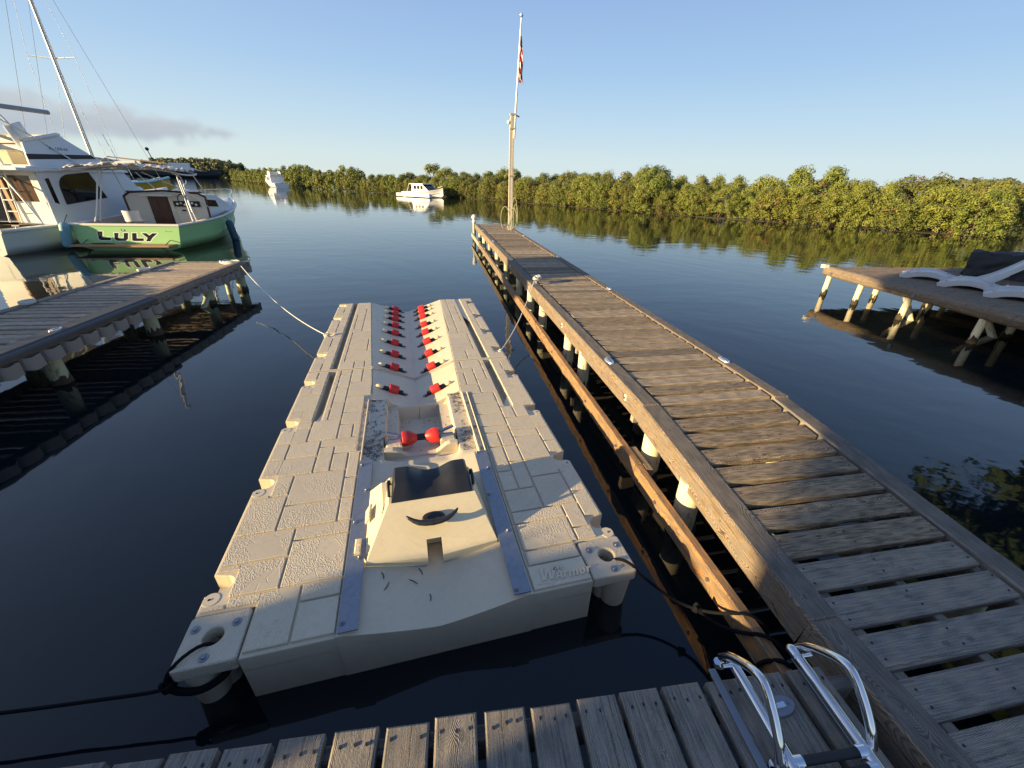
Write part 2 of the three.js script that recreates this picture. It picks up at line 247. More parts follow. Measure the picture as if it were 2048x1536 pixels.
  // horn cleat that holds the white line
  const cl = put(part(PIER, 'horn_cleat', merge([tubeOf([[0, .045, -.11], [0, .052, -.05], [0, .05, 0], [0, .052, .05], [0, .045, .11]], .013, 24, 8), rod([0, 0, -.03], [0, .05, -.03], .013), rod([0, 0, .03], [0, .05, .03], .013)]), M.galv), 0.1, .604, -4.05);
  put(part(cl, 'base_plate', timber(.05, .01, .12, .002), M.galv), 0, .004, 0);
}
// flag post at the pier's end
const POST = dirty([.52, .475, .385], [.28, .23, .17], .6, 9, 6);
{
  const toW = (x, y, s) => PIER.localToWorld(V(x, y, -s)); PIER.updateMatrixWorld(true);
  const b = toW(1.0, .60, 12.06), T = thing('flag_post', 'tall pieced timber post with slim white pole and limp flag at pier end', 'flagpole'); T.position.copy(b);
  put(part(T, 'post', timber(.085, 3.2, .09, .006), POST), 0, 1.6, 0, .2, 0, 0); put(part(T, 'post_splice', timber(.05, 3.0, .05, .005), POST), .072, 1.5, .02, .2, 0, 0);
  put(part(T, 'post_head', timber(.14, .42, .12, .006), POST), .05, 3.14, 0, .2);
  for (const y of [2.96, 3.33, 1.66]) put(part(T, 'clamp', timber(.19, .045, .15, .004), M.pvcGrey), .05, y, 0, .2);
  put(part(T, 'floodlight', merge([new THREE.SphereGeometry(.055, 12, 8)]), M.white), -.075, 3.12, .03); put(part(T, 'halyard_cleat', box(.14, .03, .03, .07), M.rubber), .12, 3.31, .02, .2, 0, -.3); put(part(T, 'halyard_cleat', box(.1, .03, .03, .05), M.rubber), .1, 1.66, .02, .2, 0, -.2);
  put(part(T, 'pole', rod([.10, 2.7, .03], [.235, 5.6, 0], .034, .022, 14), M.white), 0, 0, 0);
  put(part(T, 'finial', new THREE.SphereGeometry(.05, 14, 10), M.disc), .236, 5.66, 0);
  // limp flag: cloth hanging in folds
  const g = new THREE.PlaneGeometry(1, 1, 26, 30), p = g.attributes.position;
  for (let i = 0; i < p.count; i++) { const u = p.getX(i) + .5, v = .5 - p.getY(i), w = .03 + .11 * Math.pow(v, .8), fold = Math.sin(u * 15 + v * 3) * (.02 + .03 * v); p.setXYZ(i, w * u * (1 - .15 * Math.sin(v * 9)) + .012 * Math.sin(v * 7), -v * 1.12 - u * .05, fold + .02 * Math.sin(u * 6 + v * 8)); }
  g.computeVertexNormals();
  const cv = document.createElement('canvas'); cv.width = 256; cv.height = 512; const x = cv.getContext('2d');
  for (let k = 0; k < 13; k++) { x.fillStyle = k % 2 ? '#f2eee8' : '#b3202c'; x.save(); x.translate(0, 60); x.rotate(.42); x.fillRect(-300, -260 + k * 62, 900, 62); x.restore(); }
  x.fillStyle = '#1c2748'; x.fillRect(0, 0, 256, 130); x.fillStyle = '#e9e2d8'; for (let k = 0; k < 22; k++) { x.beginPath(); x.arc(20 + (k % 5) * 52, 20 + Math.floor(k / 5) * 36, 8, 0, 7); x.fill(); }
  const t = new THREE.CanvasTexture(cv); t.colorSpace = THREE.SRGBColorSpace;
  const f = part(T, 'flag', g, new THREE.MeshStandardMaterial({ map: t, roughness: .9, side: THREE.DoubleSide })); put(f, .225, 5.25, .02); f.rotation.z = -.02;
  const line = thing('coiled_hose', 'pale hose looped round the foot of the flag post', 'hose'); line.position.copy(b);
  for (const [cx, cy, rx, ry, z] of [[-.15, .38, .14, .36, .09], [.16, .52, .09, .5, .1], [.2, .42, .07, .40, .13], [.12, .36, .12, .34, .12]]) { const pts = []; for (let a = 0; a < 22; a++) { const q = a / 22 * Math.PI * 2; pts.push([cx + rx * Math.cos(q), Math.max(.012, cy + ry * Math.sin(q)), z + .03 * Math.sin(q * 2)]); } part(line, 'loop', tubeOf(pts, .008, 60, 6, true), std(.40, .40, .28, .6)); }
}
// ---------- deck along the shore, where the photographer stands ----------
const SHORE_DECK = thing('shore_deck', 'weathered grey plank deck with nail heads running along the shore below the ladder', 'deck');
SHORE_DECK.position.set(-.09, .465, -.72); SHORE_DECK.rotation.y = Math.atan2(.135, .99);
{
  const r = rngOf(91), vars = [...Array(7)].map((_, k) => timber(.1405, .042, 1.9, .007, k * .29)), nail = new THREE.CylinderGeometry(.004, .004, .004, 8);
  const hole = new THREE.CylinderGeometry(.005, .005, .002, 8);
  for (let i = -26; i < 9; i++) {
    const x = -.075 + i * .1645 + (r() - .5) * .006, z = .95 + (r() - .5) * .014, m = part(SHORE_DECK, 'plank', vars[(i + 26) % 7], pick(GREY, r)); put(m, x, -.021 + (r() - .5) * .003, z, (r() - .5) * .01 + (r() < .5 ? Math.PI : 0));
    for (const o of [-.042, .002, .045]) for (const q of [.045]) if (r() < .92) { const h = put(part(SHORE_DECK, 'nail', nail, M.nail), x + o + (r() - .5) * .012, .0005, q + (r() - .5) * .012); h.scale.set(1, 1, 1.5); }
  }
  put(part(SHORE_DECK, 'joist', timber(5.8, .14, .045, .004), GREY[1]), -1.3, -.115, .04); put(part(SHORE_DECK, 'joist', timber(5.8, .14, .045, .004), GREY[2]), -1.3, -.115, .75); put(part(SHORE_DECK, 'joist', timber(5.8, .14, .045, .004), GREY[0]), -1.3, -.115, 1.5);
  for (const x of [-3.6, -2.2, -.9, .35]) pile(SHORE_DECK, x, .14, -.19, .08, M.pileGreen, x).position.y -= .465;
}
// ---------- swim ladder folded up on the deck ----------
{
  const L = thing('swim_ladder', 'polished stainless swim ladder folded up on the deck with two hand loops', 'ladder'); L.position.set(.985, .469, -.86); L.rotation.y = SHORE_DECK.rotation.y;
  const rails = [-.135, .125];
  for (const x of rails) {
    const a = part(L, 'rail', tubeOf([[x, .045, -.05], [x, .05, .02], [x, .05, .3], [x, .05, .62]], .0195, 40, 12), M.steel);
    put(part(a, 'end_cap', new THREE.SphereGeometry(.02, 12, 8), M.steel), x, .045, -.05);
    const lx = x + (x < 0 ? -.028 : .032), pts = []; for (let q = 0; q <= 16; q++) { const t = q / 16; pts.push([lx, .01 + .19 * Math.pow(Math.sin(Math.PI * Math.min(1, t * .97 + .015)), .55), -.055 + .31 * (t + .06 * Math.sin(t * Math.PI * 2))]); }
    part(L, 'hand_loop', tubeOf(pts, .0155, 60, 12), M.steel);
    put(part(L, 'flange', new THREE.CylinderGeometry(.021, .023, .012, 16), M.steel), lx, .006, .253); put(part(L, 'flange', new THREE.CylinderGeometry(.019, .021, .012, 16), M.steel), lx, .006, -.055);
    const pivot = new THREE.CylinderGeometry(.008, .008, .075, 10); pivot.rotateZ(Math.PI / 2); put(part(L, 'pivot_bolt', pivot, M.steel), x + (x < 0 ? -.012 : .014), .055, -.02);
    put(part(L, 'base_strip', timber(.028, .006, .62, .001), M.galv), x + (x < 0 ? -.066 : .02), .003, .27);
  }
  for (const z of [.262, .305, .5]) { const g = rod([-.135, .052, z], [.125, .052, z], .0135, .0135, 14); part(L, 'step', g, M.rubber); for (const x of [-.115, .105]) { const c = new THREE.CylinderGeometry(.02, .02, .03, 14); c.rotateZ(Math.PI / 2); put(part(L, 'step_collar', c, M.steel), x, .052, z); } }
  const fc = thing('pop_up_cleat', 'oval polished pop-up cleat set in the deck between ladder rails', 'cleat'); const g = new THREE.CylinderGeometry(.03, .033, .012, 24); g.scale(2.0, 1, 1); part(fc, 'plate', g, M.galv); put(part(fc, 'bar', timber(.07, .008, .018, .002), M.steel), -.012, .009, 0); put(part(fc, 'screw', new THREE.CylinderGeometry(.006, .006, .003, 10), M.galv), .043, .0075, 0); fc.position.set(.965, .472, -.755); fc.rotation.y = .25;
}
// ---------- drive-on floating dock ----------
const FLOAT = thing('floating_boat_dock', 'cream moulded drive-on floating dock with stone pattern deck, red rollers and bow stop', 'floating dock');
FLOAT.position.set(-.367, 0, -1.163); FLOAT.rotation.y = Math.asin(.2566);
{
  const r = rngOf(2024), CREAM = [.66, .60, .50];
  // fine pebble and crackle relief of the moulded plastic, 1 m tile
  const N = 1024, relief = new Float32Array(N * N).fill(.5);
  { // crackle: kinked lines, some raised, some cut
    const line = (x0, y0, x1, y1, a, w) => { const L = Math.ceil(Math.hypot(x1 - x0, y1 - y0) * N * 1.5); for (let k = 0; k <= L; k++) { const t = k / L, cx = lerp(x0, x1, t) * N, cy = lerp(y0, y1, t) * N; for (let dy = -w; dy <= w; dy++) for (let dx = -w; dx <= w; dx++) { const i = ((Math.round(cx) + dx) % N + N) % N, j = ((Math.round(cy) + dy) % N + N) % N, f = clamp(1.15 - Math.hypot(dx, dy) / w); const o = j * N + i; relief[o] = a > 0 ? Math.max(relief[o], .5 + a * f) : Math.min(relief[o], .5 + a * f); } } };
    for (let k = 0; k < 74; k++) { let x = r(), y = r(), a = r() * 6.28; const s = r() < .5 ? .22 : -.26; for (let q = 0; q < 2 + r() * 3; q++) { const l = .025 + r() * .06, nx = x + Math.cos(a) * l, ny = y + Math.sin(a) * l; line(x, y, nx, ny, s, 2); x = nx; y = ny; a += (r() < .5 ? -1 : 1) * (.35 + r() * .8); } }
    const peb = new Float32Array(N * N);
    for (let k = 0; k < 16000; k++) { const cx = r() * N, cy = r() * N, R = 2.2 + r() * 3, a = .14 + r() * .3; if (tileNoise(cx / N, cy / N, 4, 31) < -.35) continue; for (let dy = -8; dy <= 8; dy++) for (let dx = -8; dx <= 8; dx++) { const d = Math.hypot(dx, dy) / R; if (d > 1) continue; const o = (((Math.round(cy) + dy) % N + N) % N) * N + ((Math.round(cx) + dx) % N + N) % N; peb[o] = Math.max(peb[o], a * (1 - d * d)); } }
    for (let o = 0; o < N * N; o++) relief[o] = clamp(relief[o] + peb[o] - .04 + .02 * tileNoise((o % N) / N, Math.floor(o / N) / N, 30, 5));
  }
  const bump = dataTex(N, N, (i, j) => relief[j * N + i]);
  const tone = (base, seed, grime, amt) => dataTex(512, 512, (i, j) => { const u = i / 512, v = j / 512, a = tileNoise(u, v, 4, seed), b = tileNoise(u, v, 19, seed + 1), c = tileNoise(u, v, 70, seed + 2), k = grime ? amt * ss(.25, .8, a * .55 + b * .4 + c * .35) : 0, t = 1 + .05 * a + .035 * b + .03 * c; return [0, 1, 2].map((q) => lerp(base[q] * t, grime ? grime[q] : 0, k)); }, true);
  const stoneMats = [[.585, .505, .37], [.565, .485, .35], [.545, .47, .35]].map((c, k) => new THREE.MeshStandardMaterial({ map: tone(c, 40 + k * 5, [.40, .34, .25], .5), bumpMap: bump, bumpScale: .0036, roughness: .62 }));
  const plain = new THREE.MeshStandardMaterial({ map: tone([.60, .52, .38], 71, [.45, .38, .26], .3), roughness: .5 });
  const mould = new THREE.MeshStandardMaterial({ map: dataTex(512, 512, (i, j) => { const x = i / 512, y = j / 512, a = tileNoise(x, y, 3, 61), b = tileNoise(x, y, 14, 62), c = tileNoise(x, y, 60, 63), side = Math.max(ss(.52, .62, x) * (1 - ss(.70, .80, x)), ss(.33, .37, x) * (1 - ss(.43, .46, x))), k = clamp(.9 * side * ss(-.35, .55, a * .5 + b * .5 + c * .45) + .55 * ss(.35, .7, b * .6 + c * .5)); return [lerp(.60, .07, k), lerp(.52, .062, k), lerp(.40, .05, k)].map((q) => q * (1 + .05 * b)); }, true), roughness: .75 });
  const block = new THREE.MeshStandardMaterial({ map: tone([.74, .63, .40], 93, [.5, .4, .22], .3), roughness: .5 });
  const red = new THREE.MeshStandardMaterial({ map: tone([.60, .028, .022], 97, [.34, .03, .025], .5), roughness: .45 });

  const LX = -1.03, RX = 1.085, END = 5.52, YB = .287, YT = .300;
  const inL = (t) => t < 1.27 ? -.395 : t < 2.2 ? -.42 : -.352 - .058 * (t - 2.2), inR = (t) => t < 1.2 ? .515 : t < 2.15 ? .515 : .445 + .033 * (t - 2.15);
  const notches = { L: [.41, 1.16, 1.9, 2.66, 3.38, 4.07, 4.75, 5.42], R: [.36, 1.02, 1.75, 2.5, 3.2, 3.85, 4.55, 5.3] };
  // side hulls: upper deck layer with U notches and a slot, over a plain lower hull with cut corners
  for (const side of ['L', 'R']) {
    const out = side === 'L' ? LX : RX, sg = side === 'L' ? 1 : -1, inn = side === 'L' ? inL : inR, cut = .25;
    for (const [a, b, name] of [[0, 2.895, 'near_hull'], [2.91, END, 'far_hull']]) {
      const first = a === 0, pts = [];
      const add = (x, t) => pts.push(new THREE.Vector2(x, t));
      if (first) { add(out + sg * cut, 0); add(out + sg * cut, .245); add(out, .245); } else add(out, a);
      for (const n of notches[side].filter((n) => n > a + .3 * first && n < b - .05)) { add(out, n - .06); for (let k = 0; k <= 8; k++) { const q = -Math.PI / 2 + Math.PI * k / 8; add(out + sg * (.055 + .05 * Math.cos(q)), n + .045 * Math.sin(q)); } add(out, n + .06); }
      add(out, b);
      const steps = first ? [2.895, 2.2, 2.199, 1.27, 1.269, 0] : [END, 4.2, 2.91];
      for (const t of steps) add(inn(t), t);
      const shape = new THREE.Shape(pts), slot = side === 'L' ? [-.812, -.744] : [.80, .868], s0 = Math.max(a + .02, 1.86), s1 = b - (first ? 0.02 : .0) - .01;
      const hole = new THREE.Path([[slot[0], s1], [slot[1], s1], [slot[1], first ? s0 + .16 : s0], [slot[0], s0]].map(([x, t]) => new THREE.Vector2(x, t))); shape.holes.push(hole);
      const up = new THREE.ExtrudeGeometry(shape, { depth: .085, bevelEnabled: true, bevelSize: .006, bevelOffset: -.006, bevelThickness: .006, bevelSegments: 2, curveSegments: 6 });
      up.rotateX(-Math.PI / 2); up.translate(0, YB - .085 - .006, 0);
      const low = []; if (first) low.push([out + sg * cut, 0], [out + sg * cut, .245], [out, .245]); else low.push([out, a]); low.push([out, b], [inn(b), b], ...(first ? [[inn(2.3), 2.3], [inn(1), 1]] : []), [inn(a), a]);
      const lo = new THREE.ExtrudeGeometry(new THREE.Shape(low.map(([x, t]) => new THREE.Vector2(x + (x === out ? sg * .006 : 0), t))), { depth: .42, bevelEnabled: false }); lo.rotateX(-Math.PI / 2); lo.translate(0, -.22, 0);
      const h = part(FLOAT, name, up, plain); part(h, 'hull_side', lo, plain);
      // connector tongues with a small hole in each notch
      for (const n of notches[side].filter((n) => n > a && n < b)) { const g = new THREE.CylinderGeometry(.036, .04, .012, 18); put(part(h, 'connector_tongue', g, plain), out + sg * .038, YB - .004, -(n - .085)); put(part(h, 'pin_hole', new THREE.CylinderGeometry(.006, .006, .003, 10), M.black), out + sg * .03, YB + .003, -(n - .085)); }
    }
  }
  // stone panels: random ashlar on a grid, each a raised plate
  const clip = (poly, nx, nz, d) => { const o = []; for (let i = 0; i < poly.length; i++) { const p = poly[i], q = poly[(i + 1) % poly.length], a = p[0] * nx + p[1] * nz - d, b = q[0] * nx + q[1] * nz - d; if (a >= 0) o.push(p); if ((a >= 0) !== (b >= 0)) { const t = a / (a - b); o.push([p[0] + (q[0] - p[0]) * t, p[1] + (q[1] - p[1]) * t]); } } return o; };
  const area = (p) => { let a = 0; for (let i = 0; i < p.length; i++) { const q = p[(i + 1) % p.length]; a += p[i][0] * q[1] - q[0] * p[i][1]; } return Math.abs(a) / 2; };
  let count = 0;
  const fill = (side, t0, t1) => {
    const out = side === 'L' ? LX + .012 : RX - .012, cw = .108, cl = .098, nx = 6, nt = Math.round((t1 - t0) / cl), ch = (t1 - t0) / nt, busy = [...Array(nt)].map(() => Array(nx).fill(false));
    const sg = side === 'L' ? 1 : -1, sizes = [[3, 2], [2, 3], [2, 2], [3, 3], [1, 2], [3, 1], [2, 1], [1, 3], [3, 2], [2, 2], [1, 1]];
    for (let j = 0; j < nt; j++) for (let i = 0; i < nx; i++) if (!busy[j][i]) {
      const opts = sizes.filter(([w, l]) => { if (i + w > nx || j + l > nt) return false; for (let b = 0; b < l; b++) for (let a = 0; a < w; a++) if (busy[j + b][i + a]) return false; return true; });
      const [w, l] = opts[Math.floor(r() * Math.max(1, opts.length - (opts.length > 1 ? 1 : 0)))]; for (let b = 0; b < l; b++) for (let a = 0; a < w; a++) busy[j + b][i + a] = true;
      const xa = out + sg * i * cw, xb = out + sg * (i + w) * cw, ta = t0 + j * ch, tb = t0 + (j + l) * ch, g = .006;
      let polys = [[[Math.min(xa, xb) + g, -(ta + g)], [Math.max(xa, xb) - g, -(ta + g)], [Math.max(xa, xb) - g, -(tb - g)], [Math.min(xa, xb) + g, -(tb - g)]]];
      const cutBy = (nx1, nz1, d) => { polys = polys.map((p) => clip(p, nx1, nz1, d)).filter((p) => p.length > 2); };
      // stay clear of the middle trough
      const tm = (ta + tb) / 2; if (side === 'L') { const e = tm < 2.2 ? (tm < 1.27 ? -.40 : -.425) : null; if (e !== null) cutBy(-1, 0, -(e - .002)); else cutBy(-1, .058, .352 + .006 - .058 * 2.2); } else { const e = tm < 2.15 ? .52 : null; if (e !== null) cutBy(1, 0, e); else cutBy(1, .033, .445 + .006 - .033 * 2.15); }
      // the slots and, near the rim, the notches and the corner plates
      const slot = side === 'L' ? [-.816, -.740] : [.796, .872];
      if (tb > 1.9) polys = polys.flatMap((p) => [clip(p, -1, 0, -(slot[0] - .003)), clip(p, 1, 0, slot[1] + .003)]).filter((p) => p.length > 2);
      for (const n of notches[side]) if (ta < n + .06 && tb > n - .135) { const e = out + sg * .105; polys = polys.flatMap((p) => { const inner = clip(p, sg, 0, sg * e), rim = clip(p, -sg, 0, -sg * e); return [inner, clip(rim, 0, -1, n + .062), clip(rim, 0, 1, -(n - .135))]; }).filter((p) => p.length > 2); }
      if (ta < .25) { const e = (side === 'L' ? LX : RX) + sg * .262; polys = polys.flatMap((p) => [clip(p, sg, 0, sg * e), clip(clip(p, -sg, 0, -sg * e), 0, -1, .258)]).filter((p) => p.length > 2); }
      for (const p of polys) { if (area(p) < .0006) continue; const m = part(FLOAT, 'stone_panel', prism(p, YB - .004, YT, .0028, 'x', [r(), r()]), stoneMats[Math.floor(r() * 3)]); count++; m.userData.kind = undefined; delete m.userData.kind; }
    }
  };
  fill('L', .012, 2.885); fill('R', .15, 2.885); fill('L', 2.92, END - .01); fill('R', 2.92, END - .01);
  // plain plate with the raised maker's lettering, by the front edge
  part(FLOAT, 'name_plate', prism([[.525, -.012], [.83, -.012], [.83, -.146], [.525, -.146]], YB - .004, YT, .0028), plain);
  // ---- middle: ramp, pit and V trough as one moulded surface ----
  const cxAt = (t) => (inL(t) + inR(t)) / 2;
  const hgt = (x, t) => {
    const a = inL(t), b = inR(t), c = t > 2.2 ? .045 - .012 * (t - 2.2) : .055;
    if (t >= 2.2) { const k = x < c ? (x - a) / (c - a) : (b - x) / (b - c), V0 = .30 - .185 * clamp(k); return V0 + .02 * Math.exp(-Math.pow((x - c) / .025, 2)) * 0 - .004; }
    let h = .296 - .085 * (1 - Math.pow(clamp(Math.abs(x - c) / .43), 1.3)) * ss(-.15, .25, 1.2 - t * .5);
    const pitW = x > -.225 && x < .318, inPit = t > 1.29 && t < 2.2 && pitW;
    if (t > 1.2) { h = lerp(h, .272, ss(1.2, 1.27, t)); if (x < -.36 || x > .455) h = .285; }
    if (inPit) { h = t < 1.6 ? .20 : .19; if (x > -.135 && x < .225 && t > 1.62 && t < 2.16) h = .06; }
    if (t > .8 && t < 1.29 && x > -.3 && x < .40) h = Math.min(h, .235 + .05 * ss(.16, .36, Math.abs(x - .05)));
    return h;
  };
  const grid = (t0, t1, nt, nx, mat, name, parent = FLOAT) => {
    const pos = [], uv = [], idx = [];
    for (let j = 0; j <= nt; j++) for (let i = 0; i <= nx; i++) { const t = lerp(t0, t1, j / nt), x = lerp(inL(t) - .0, inR(t), i / nx); pos.push(x, hgt(clamp(x, inL(t) + 1e-4, inR(t) - 1e-4), clamp(t, t0 + 1e-4, t1 - 1e-4)), -t); uv.push(x, t); }
    for (let j = 0; j < nt; j++) for (let i = 0; i < nx; i++) { const a = j * (nx + 1) + i, b = a + 1, c = a + nx + 1, d = c + 1; idx.push(a, b, d, a, d, c); }
    // skirt at the front and far end
    for (const j of [0, nt]) { const base = pos.length / 3; for (let i = 0; i <= nx; i++) { const o = (j * (nx + 1) + i) * 3; pos.push(pos[o], pos[o + 1], pos[o + 2], pos[o], -.22, pos[o + 2]); uv.push(pos[o], 0, pos[o], .5); } for (let i = 0; i < nx; i++) { const a = base + i * 2; idx.push(a, a + 1, a + 3, a, a + 3, a + 2); } }
    let g = new THREE.BufferGeometry(); g.setAttribute('position', new THREE.Float32BufferAttribute(pos, 3)); g.setAttribute('uv', new THREE.Float32BufferAttribute(uv, 2)); g.setIndex(idx); g = creased(g); return part(parent, name, g, mat);
  };
  function creased(g) { const h = g.toNonIndexed(); h.computeVertexNormals(); const p = h.attributes.position, n = h.attributes.normal, m = new Map(); const key = (i) => Math.round(p.getX(i) * 5e3) + ',' + Math.round(p.getY(i) * 5e3) + ',' + Math.round(p.getZ(i) * 5e3); for (let i = 0; i < p.count; i++) { const k = key(i); if (!m.has(k)) m.set(k, []); m.get(k).push([n.getX(i), n.getY(i), n.getZ(i)]); } const out = new Float32Array(p.count * 3); for (let i = 0; i < p.count; i++) { const a = [n.getX(i), n.getY(i), n.getZ(i)]; let s = [0, 0, 0]; for (const b of m.get(key(i))) if (a[0] * b[0] + a[1] * b[1] + a[2] * b[2] > .8) s = s.map((v, q) => v + b[q]); const l = Math.hypot(...s) || 1; out.set(s.map((v) => v / l), i * 3); } h.setAttribute('normal', new THREE.BufferAttribute(out, 3)); return h; }
  grid(-.004, 1.27, 60, 60, plain, 'entry_ramp');
  grid(1.27, 2.2, 80, 90, mould, 'bow_pit');
  grid(2.2, 2.893, 8, 40, plain, 'near_trough'); grid(2.912, END, 16, 40, plain, 'far_trough');
  // seams between the two sections: a raised lip following the surface
  for (const t of [2.884, 2.921]) { const pts = []; for (let i = 0; i <= 60; i++) { const x = lerp(LX + .01, RX - .01, i / 60); const h = x > inL(t) && x < inR(t) ? hgt(x, t) : YB + .006; pts.push(V(x, h + .003, -t)); } part(FLOAT, 'seam_lip', chain(pts, .0075, 8), plain); }
  // trough floor debris line
  // corner plates
  for (const [x0, x1, sg] of [[LX - .004, LX + .244, 1], [RX - .244, RX + .004, -1]]) {
    const cx = (x0 + x1) / 2, w = x1 - x0, sh = new THREE.Shape(), R = .022; sh.moveTo(x0 + R, 0); sh.lineTo(x1 - R, 0); sh.quadraticCurveTo(x1, 0, x1, R); sh.lineTo(x1, .238 - R); sh.quadraticCurveTo(x1, .238, x1 - R, .238); sh.lineTo(x0 + R, .238); sh.quadraticCurveTo(x0, .238, x0, .238 - R); sh.lineTo(x0, R); sh.quadraticCurveTo(x0, 0, x0 + R, 0);
    const hx = cx - sg * .004, ht = .128; const ho = new THREE.Path(); ho.absarc(hx, ht, .042, 0, Math.PI * 2, true); sh.holes.push(ho);
    const g = new THREE.ExtrudeGeometry(sh, { depth: .055, bevelEnabled: true, bevelSize: .009, bevelOffset: -.009, bevelThickness: .009, bevelSegments: 3, curveSegments: 20 }); g.rotateX(-Math.PI / 2); g.translate(0, .232, 0);
    const c = part(FLOAT, 'corner_plate', g, stoneMats[2]);
    const tube = new THREE.CylinderGeometry(.046, .05, .36, 24, 1, true); put(part(c, 'pile_sleeve', tube, plain), hx, .06, -ht);
    const leg = new THREE.CylinderGeometry(.085, .06, .34, 20, 1, true); put(part(c, 'corner_leg', leg, plain), cx - sg * .055, .07, -.085);
    for (const [dx, dt] of [[-.082, .045], [.082, .045], [0, -.095]]) { const b = put(part(c, 'bolt', new THREE.CylinderGeometry(.019, .019, .006, 18), M.galv), hx + dx, .297, -(ht + dt)); put(part(b, 'nut', new THREE.CylinderGeometry(.009, .011, .008, 6), M.galv), 0, .006, 0); }
  }
  // galvanised strips
  for (const [x, t0, t1, bolts] of [[-.345, .004, 1.255, [.05, .40, .66, .93, 1.2]], [.462, .004, 1.185, [.03, .40, .72, .98, 1.17]]]) {
    const g = timber(.088, .006, t1 - t0, .001); const uv = g.attributes.uv, p = g.attributes.position; for (let i = 0; i < uv.count; i++) uv.setXY(i, p.getX(i), p.getZ(i));
    const s = put(part(FLOAT, 'steel_strip', g, M.galv), x, .306, -(t0 + t1) / 2);
    bolts.forEach((t, k) => { const b = put(part(s, 'bolt', new THREE.CylinderGeometry(.0135, .0135, .004, 16), M.galv), (k % 2 ? .02 : -.026), .005, (t0 + t1) / 2 - t); put(part(b, 'nut', new THREE.SphereGeometry(.0085, 10, 6), M.galv), 0, .003, 0); });
  }
  // rails beside the pit
  for (const x of [.458, .505]) put(part(FLOAT, 'guide_rail', timber(.010, .02, .95, .003), block), x, .298, -1.665);
  for (const [x, t] of [[.482, 1.95], [.482, 1.55], [.482, 1.25]]) put(part(FLOAT, 'rail_bolt', new THREE.CylinderGeometry(.011, .011, .012, 12), M.galv), x, .292, -t);
  for (const x of [-.385]) put(part(FLOAT, 'guide_rail', timber(.010, .018, .92, .003), plain), x, .296, -1.72);
  // rollers on the slopes
  const RT = { L: [2.47, 3.03, 3.43, 3.83, 4.22, 4.56, 4.88, 5.15, 5.42], R: [2.43, 2.99, 3.39, 3.80, 4.17, 4.51, 4.90, 5.17, 5.36] };
  for (const side of ['L', 'R']) for (const t of RT[side]) {
    const x = side === 'L' ? -.185 : .24, sg = side === 'L' ? 1 : -1, y = hgt(x, t), sl = Math.atan2(hgt(x + .01, t) - hgt(x - .01, t), .02);
    const R = new THREE.Group(); R.name = 'roller'; FLOAT.add(R); R.position.set(x, y, -t); R.rotation.z = sl;
    const wheel = new THREE.LatheGeometry([[.012, -.047], [.044, -.047], [.049, -.042], [.05, 0], [.049, .042], [.044, .047], [.012, .047]].map(([a, b]) => new THREE.Vector2(a, b)), 22); wheel.rotateZ(Math.PI / 2); part(R, 'wheel', wheel, red).position.y = .018;
    const ax = new THREE.CylinderGeometry(.024, .024, .19, 16); ax.rotateZ(Math.PI / 2); part(R, 'axle_sleeve', ax, M.black).position.y = .01;
    const slotG = timber(.26, .004, .062, .001); part(R, 'axle_slot', slotG, M.black).position.y = .001;
    const ear = new THREE.SphereGeometry(.03, 12, 8); ear.scale(1.3, .9, .75); put(part(R, 'axle_ear', ear, block), -sg * .135, .012, 0); const ear2 = new THREE.SphereGeometry(.016, 10, 8); ear2.scale(1.8, .8, .8); put(part(R, 'axle_pin', ear2, M.galv), sg * .125, .008, 0);
  }
  // bow roller in the pit: two red cones on a black hub, in a cream cradle
  {
    const B = new THREE.Group(); B.name = 'bow_roller'; FLOAT.add(B); B.position.set(.045, .285, -1.50);
    const cone = new THREE.LatheGeometry([[.012, .03], [.030, .03], [.062, .085], [.064, .135], [.058, .142], [.012, .142]].map(([a, b]) => new THREE.Vector2(a, b)), 10); const c1 = cone.clone(); c1.rotateZ(-Math.PI / 2); const c2 = cone.clone(); c2.rotateZ(Math.PI / 2); part(B, 'cone', c1, red); part(B, 'cone', c2, red);
    const hub = new THREE.CylinderGeometry(.027, .027, .08, 16); hub.rotateZ(Math.PI / 2); part(B, 'hub', hub, M.black);
    const axle = new THREE.CylinderGeometry(.011, .011, .5, 10); axle.rotateZ(Math.PI / 2); part(B, 'axle', axle, M.galv);
    const cr = []; for (let i = 0; i <= 20; i++) { const x = lerp(-.268, .268, i / 20), k = Math.abs(x) / .268; cr.push([x, -.075 + .07 * ss(.35, .8, k)]); } const prof = new THREE.Shape([...cr.map(([x, y]) => new THREE.Vector2(x, y)), new THREE.Vector2(.268, -.12), new THREE.Vector2(-.268, -.12)]);
    const g = new THREE.ExtrudeGeometry(prof, { depth: .035, bevelEnabled: true, bevelSize: .006, bevelThickness: .006, bevelSegments: 2 }); put(part(B, 'cradle', g, plain), 0, 0, .095);
    for (const sx of [-1, 1]) { put(part(B, 'axle_bracket', prism([[-.06, -.05], [.06, -.05], [.06, .05], [-.06, .05]], -.06, .014, .012), stoneMats[0]), sx * .205, -.008, .045); put(part(B, 'strap', timber(.12, .012, .03, .003), M.galv), sx * .205, .022, -.045, sx * .25, 0, sx * .2); put(part(B, 'side_pin', timber(.006, .09, .07, .001), M.black), sx * .275, -.005, .03); }
  }
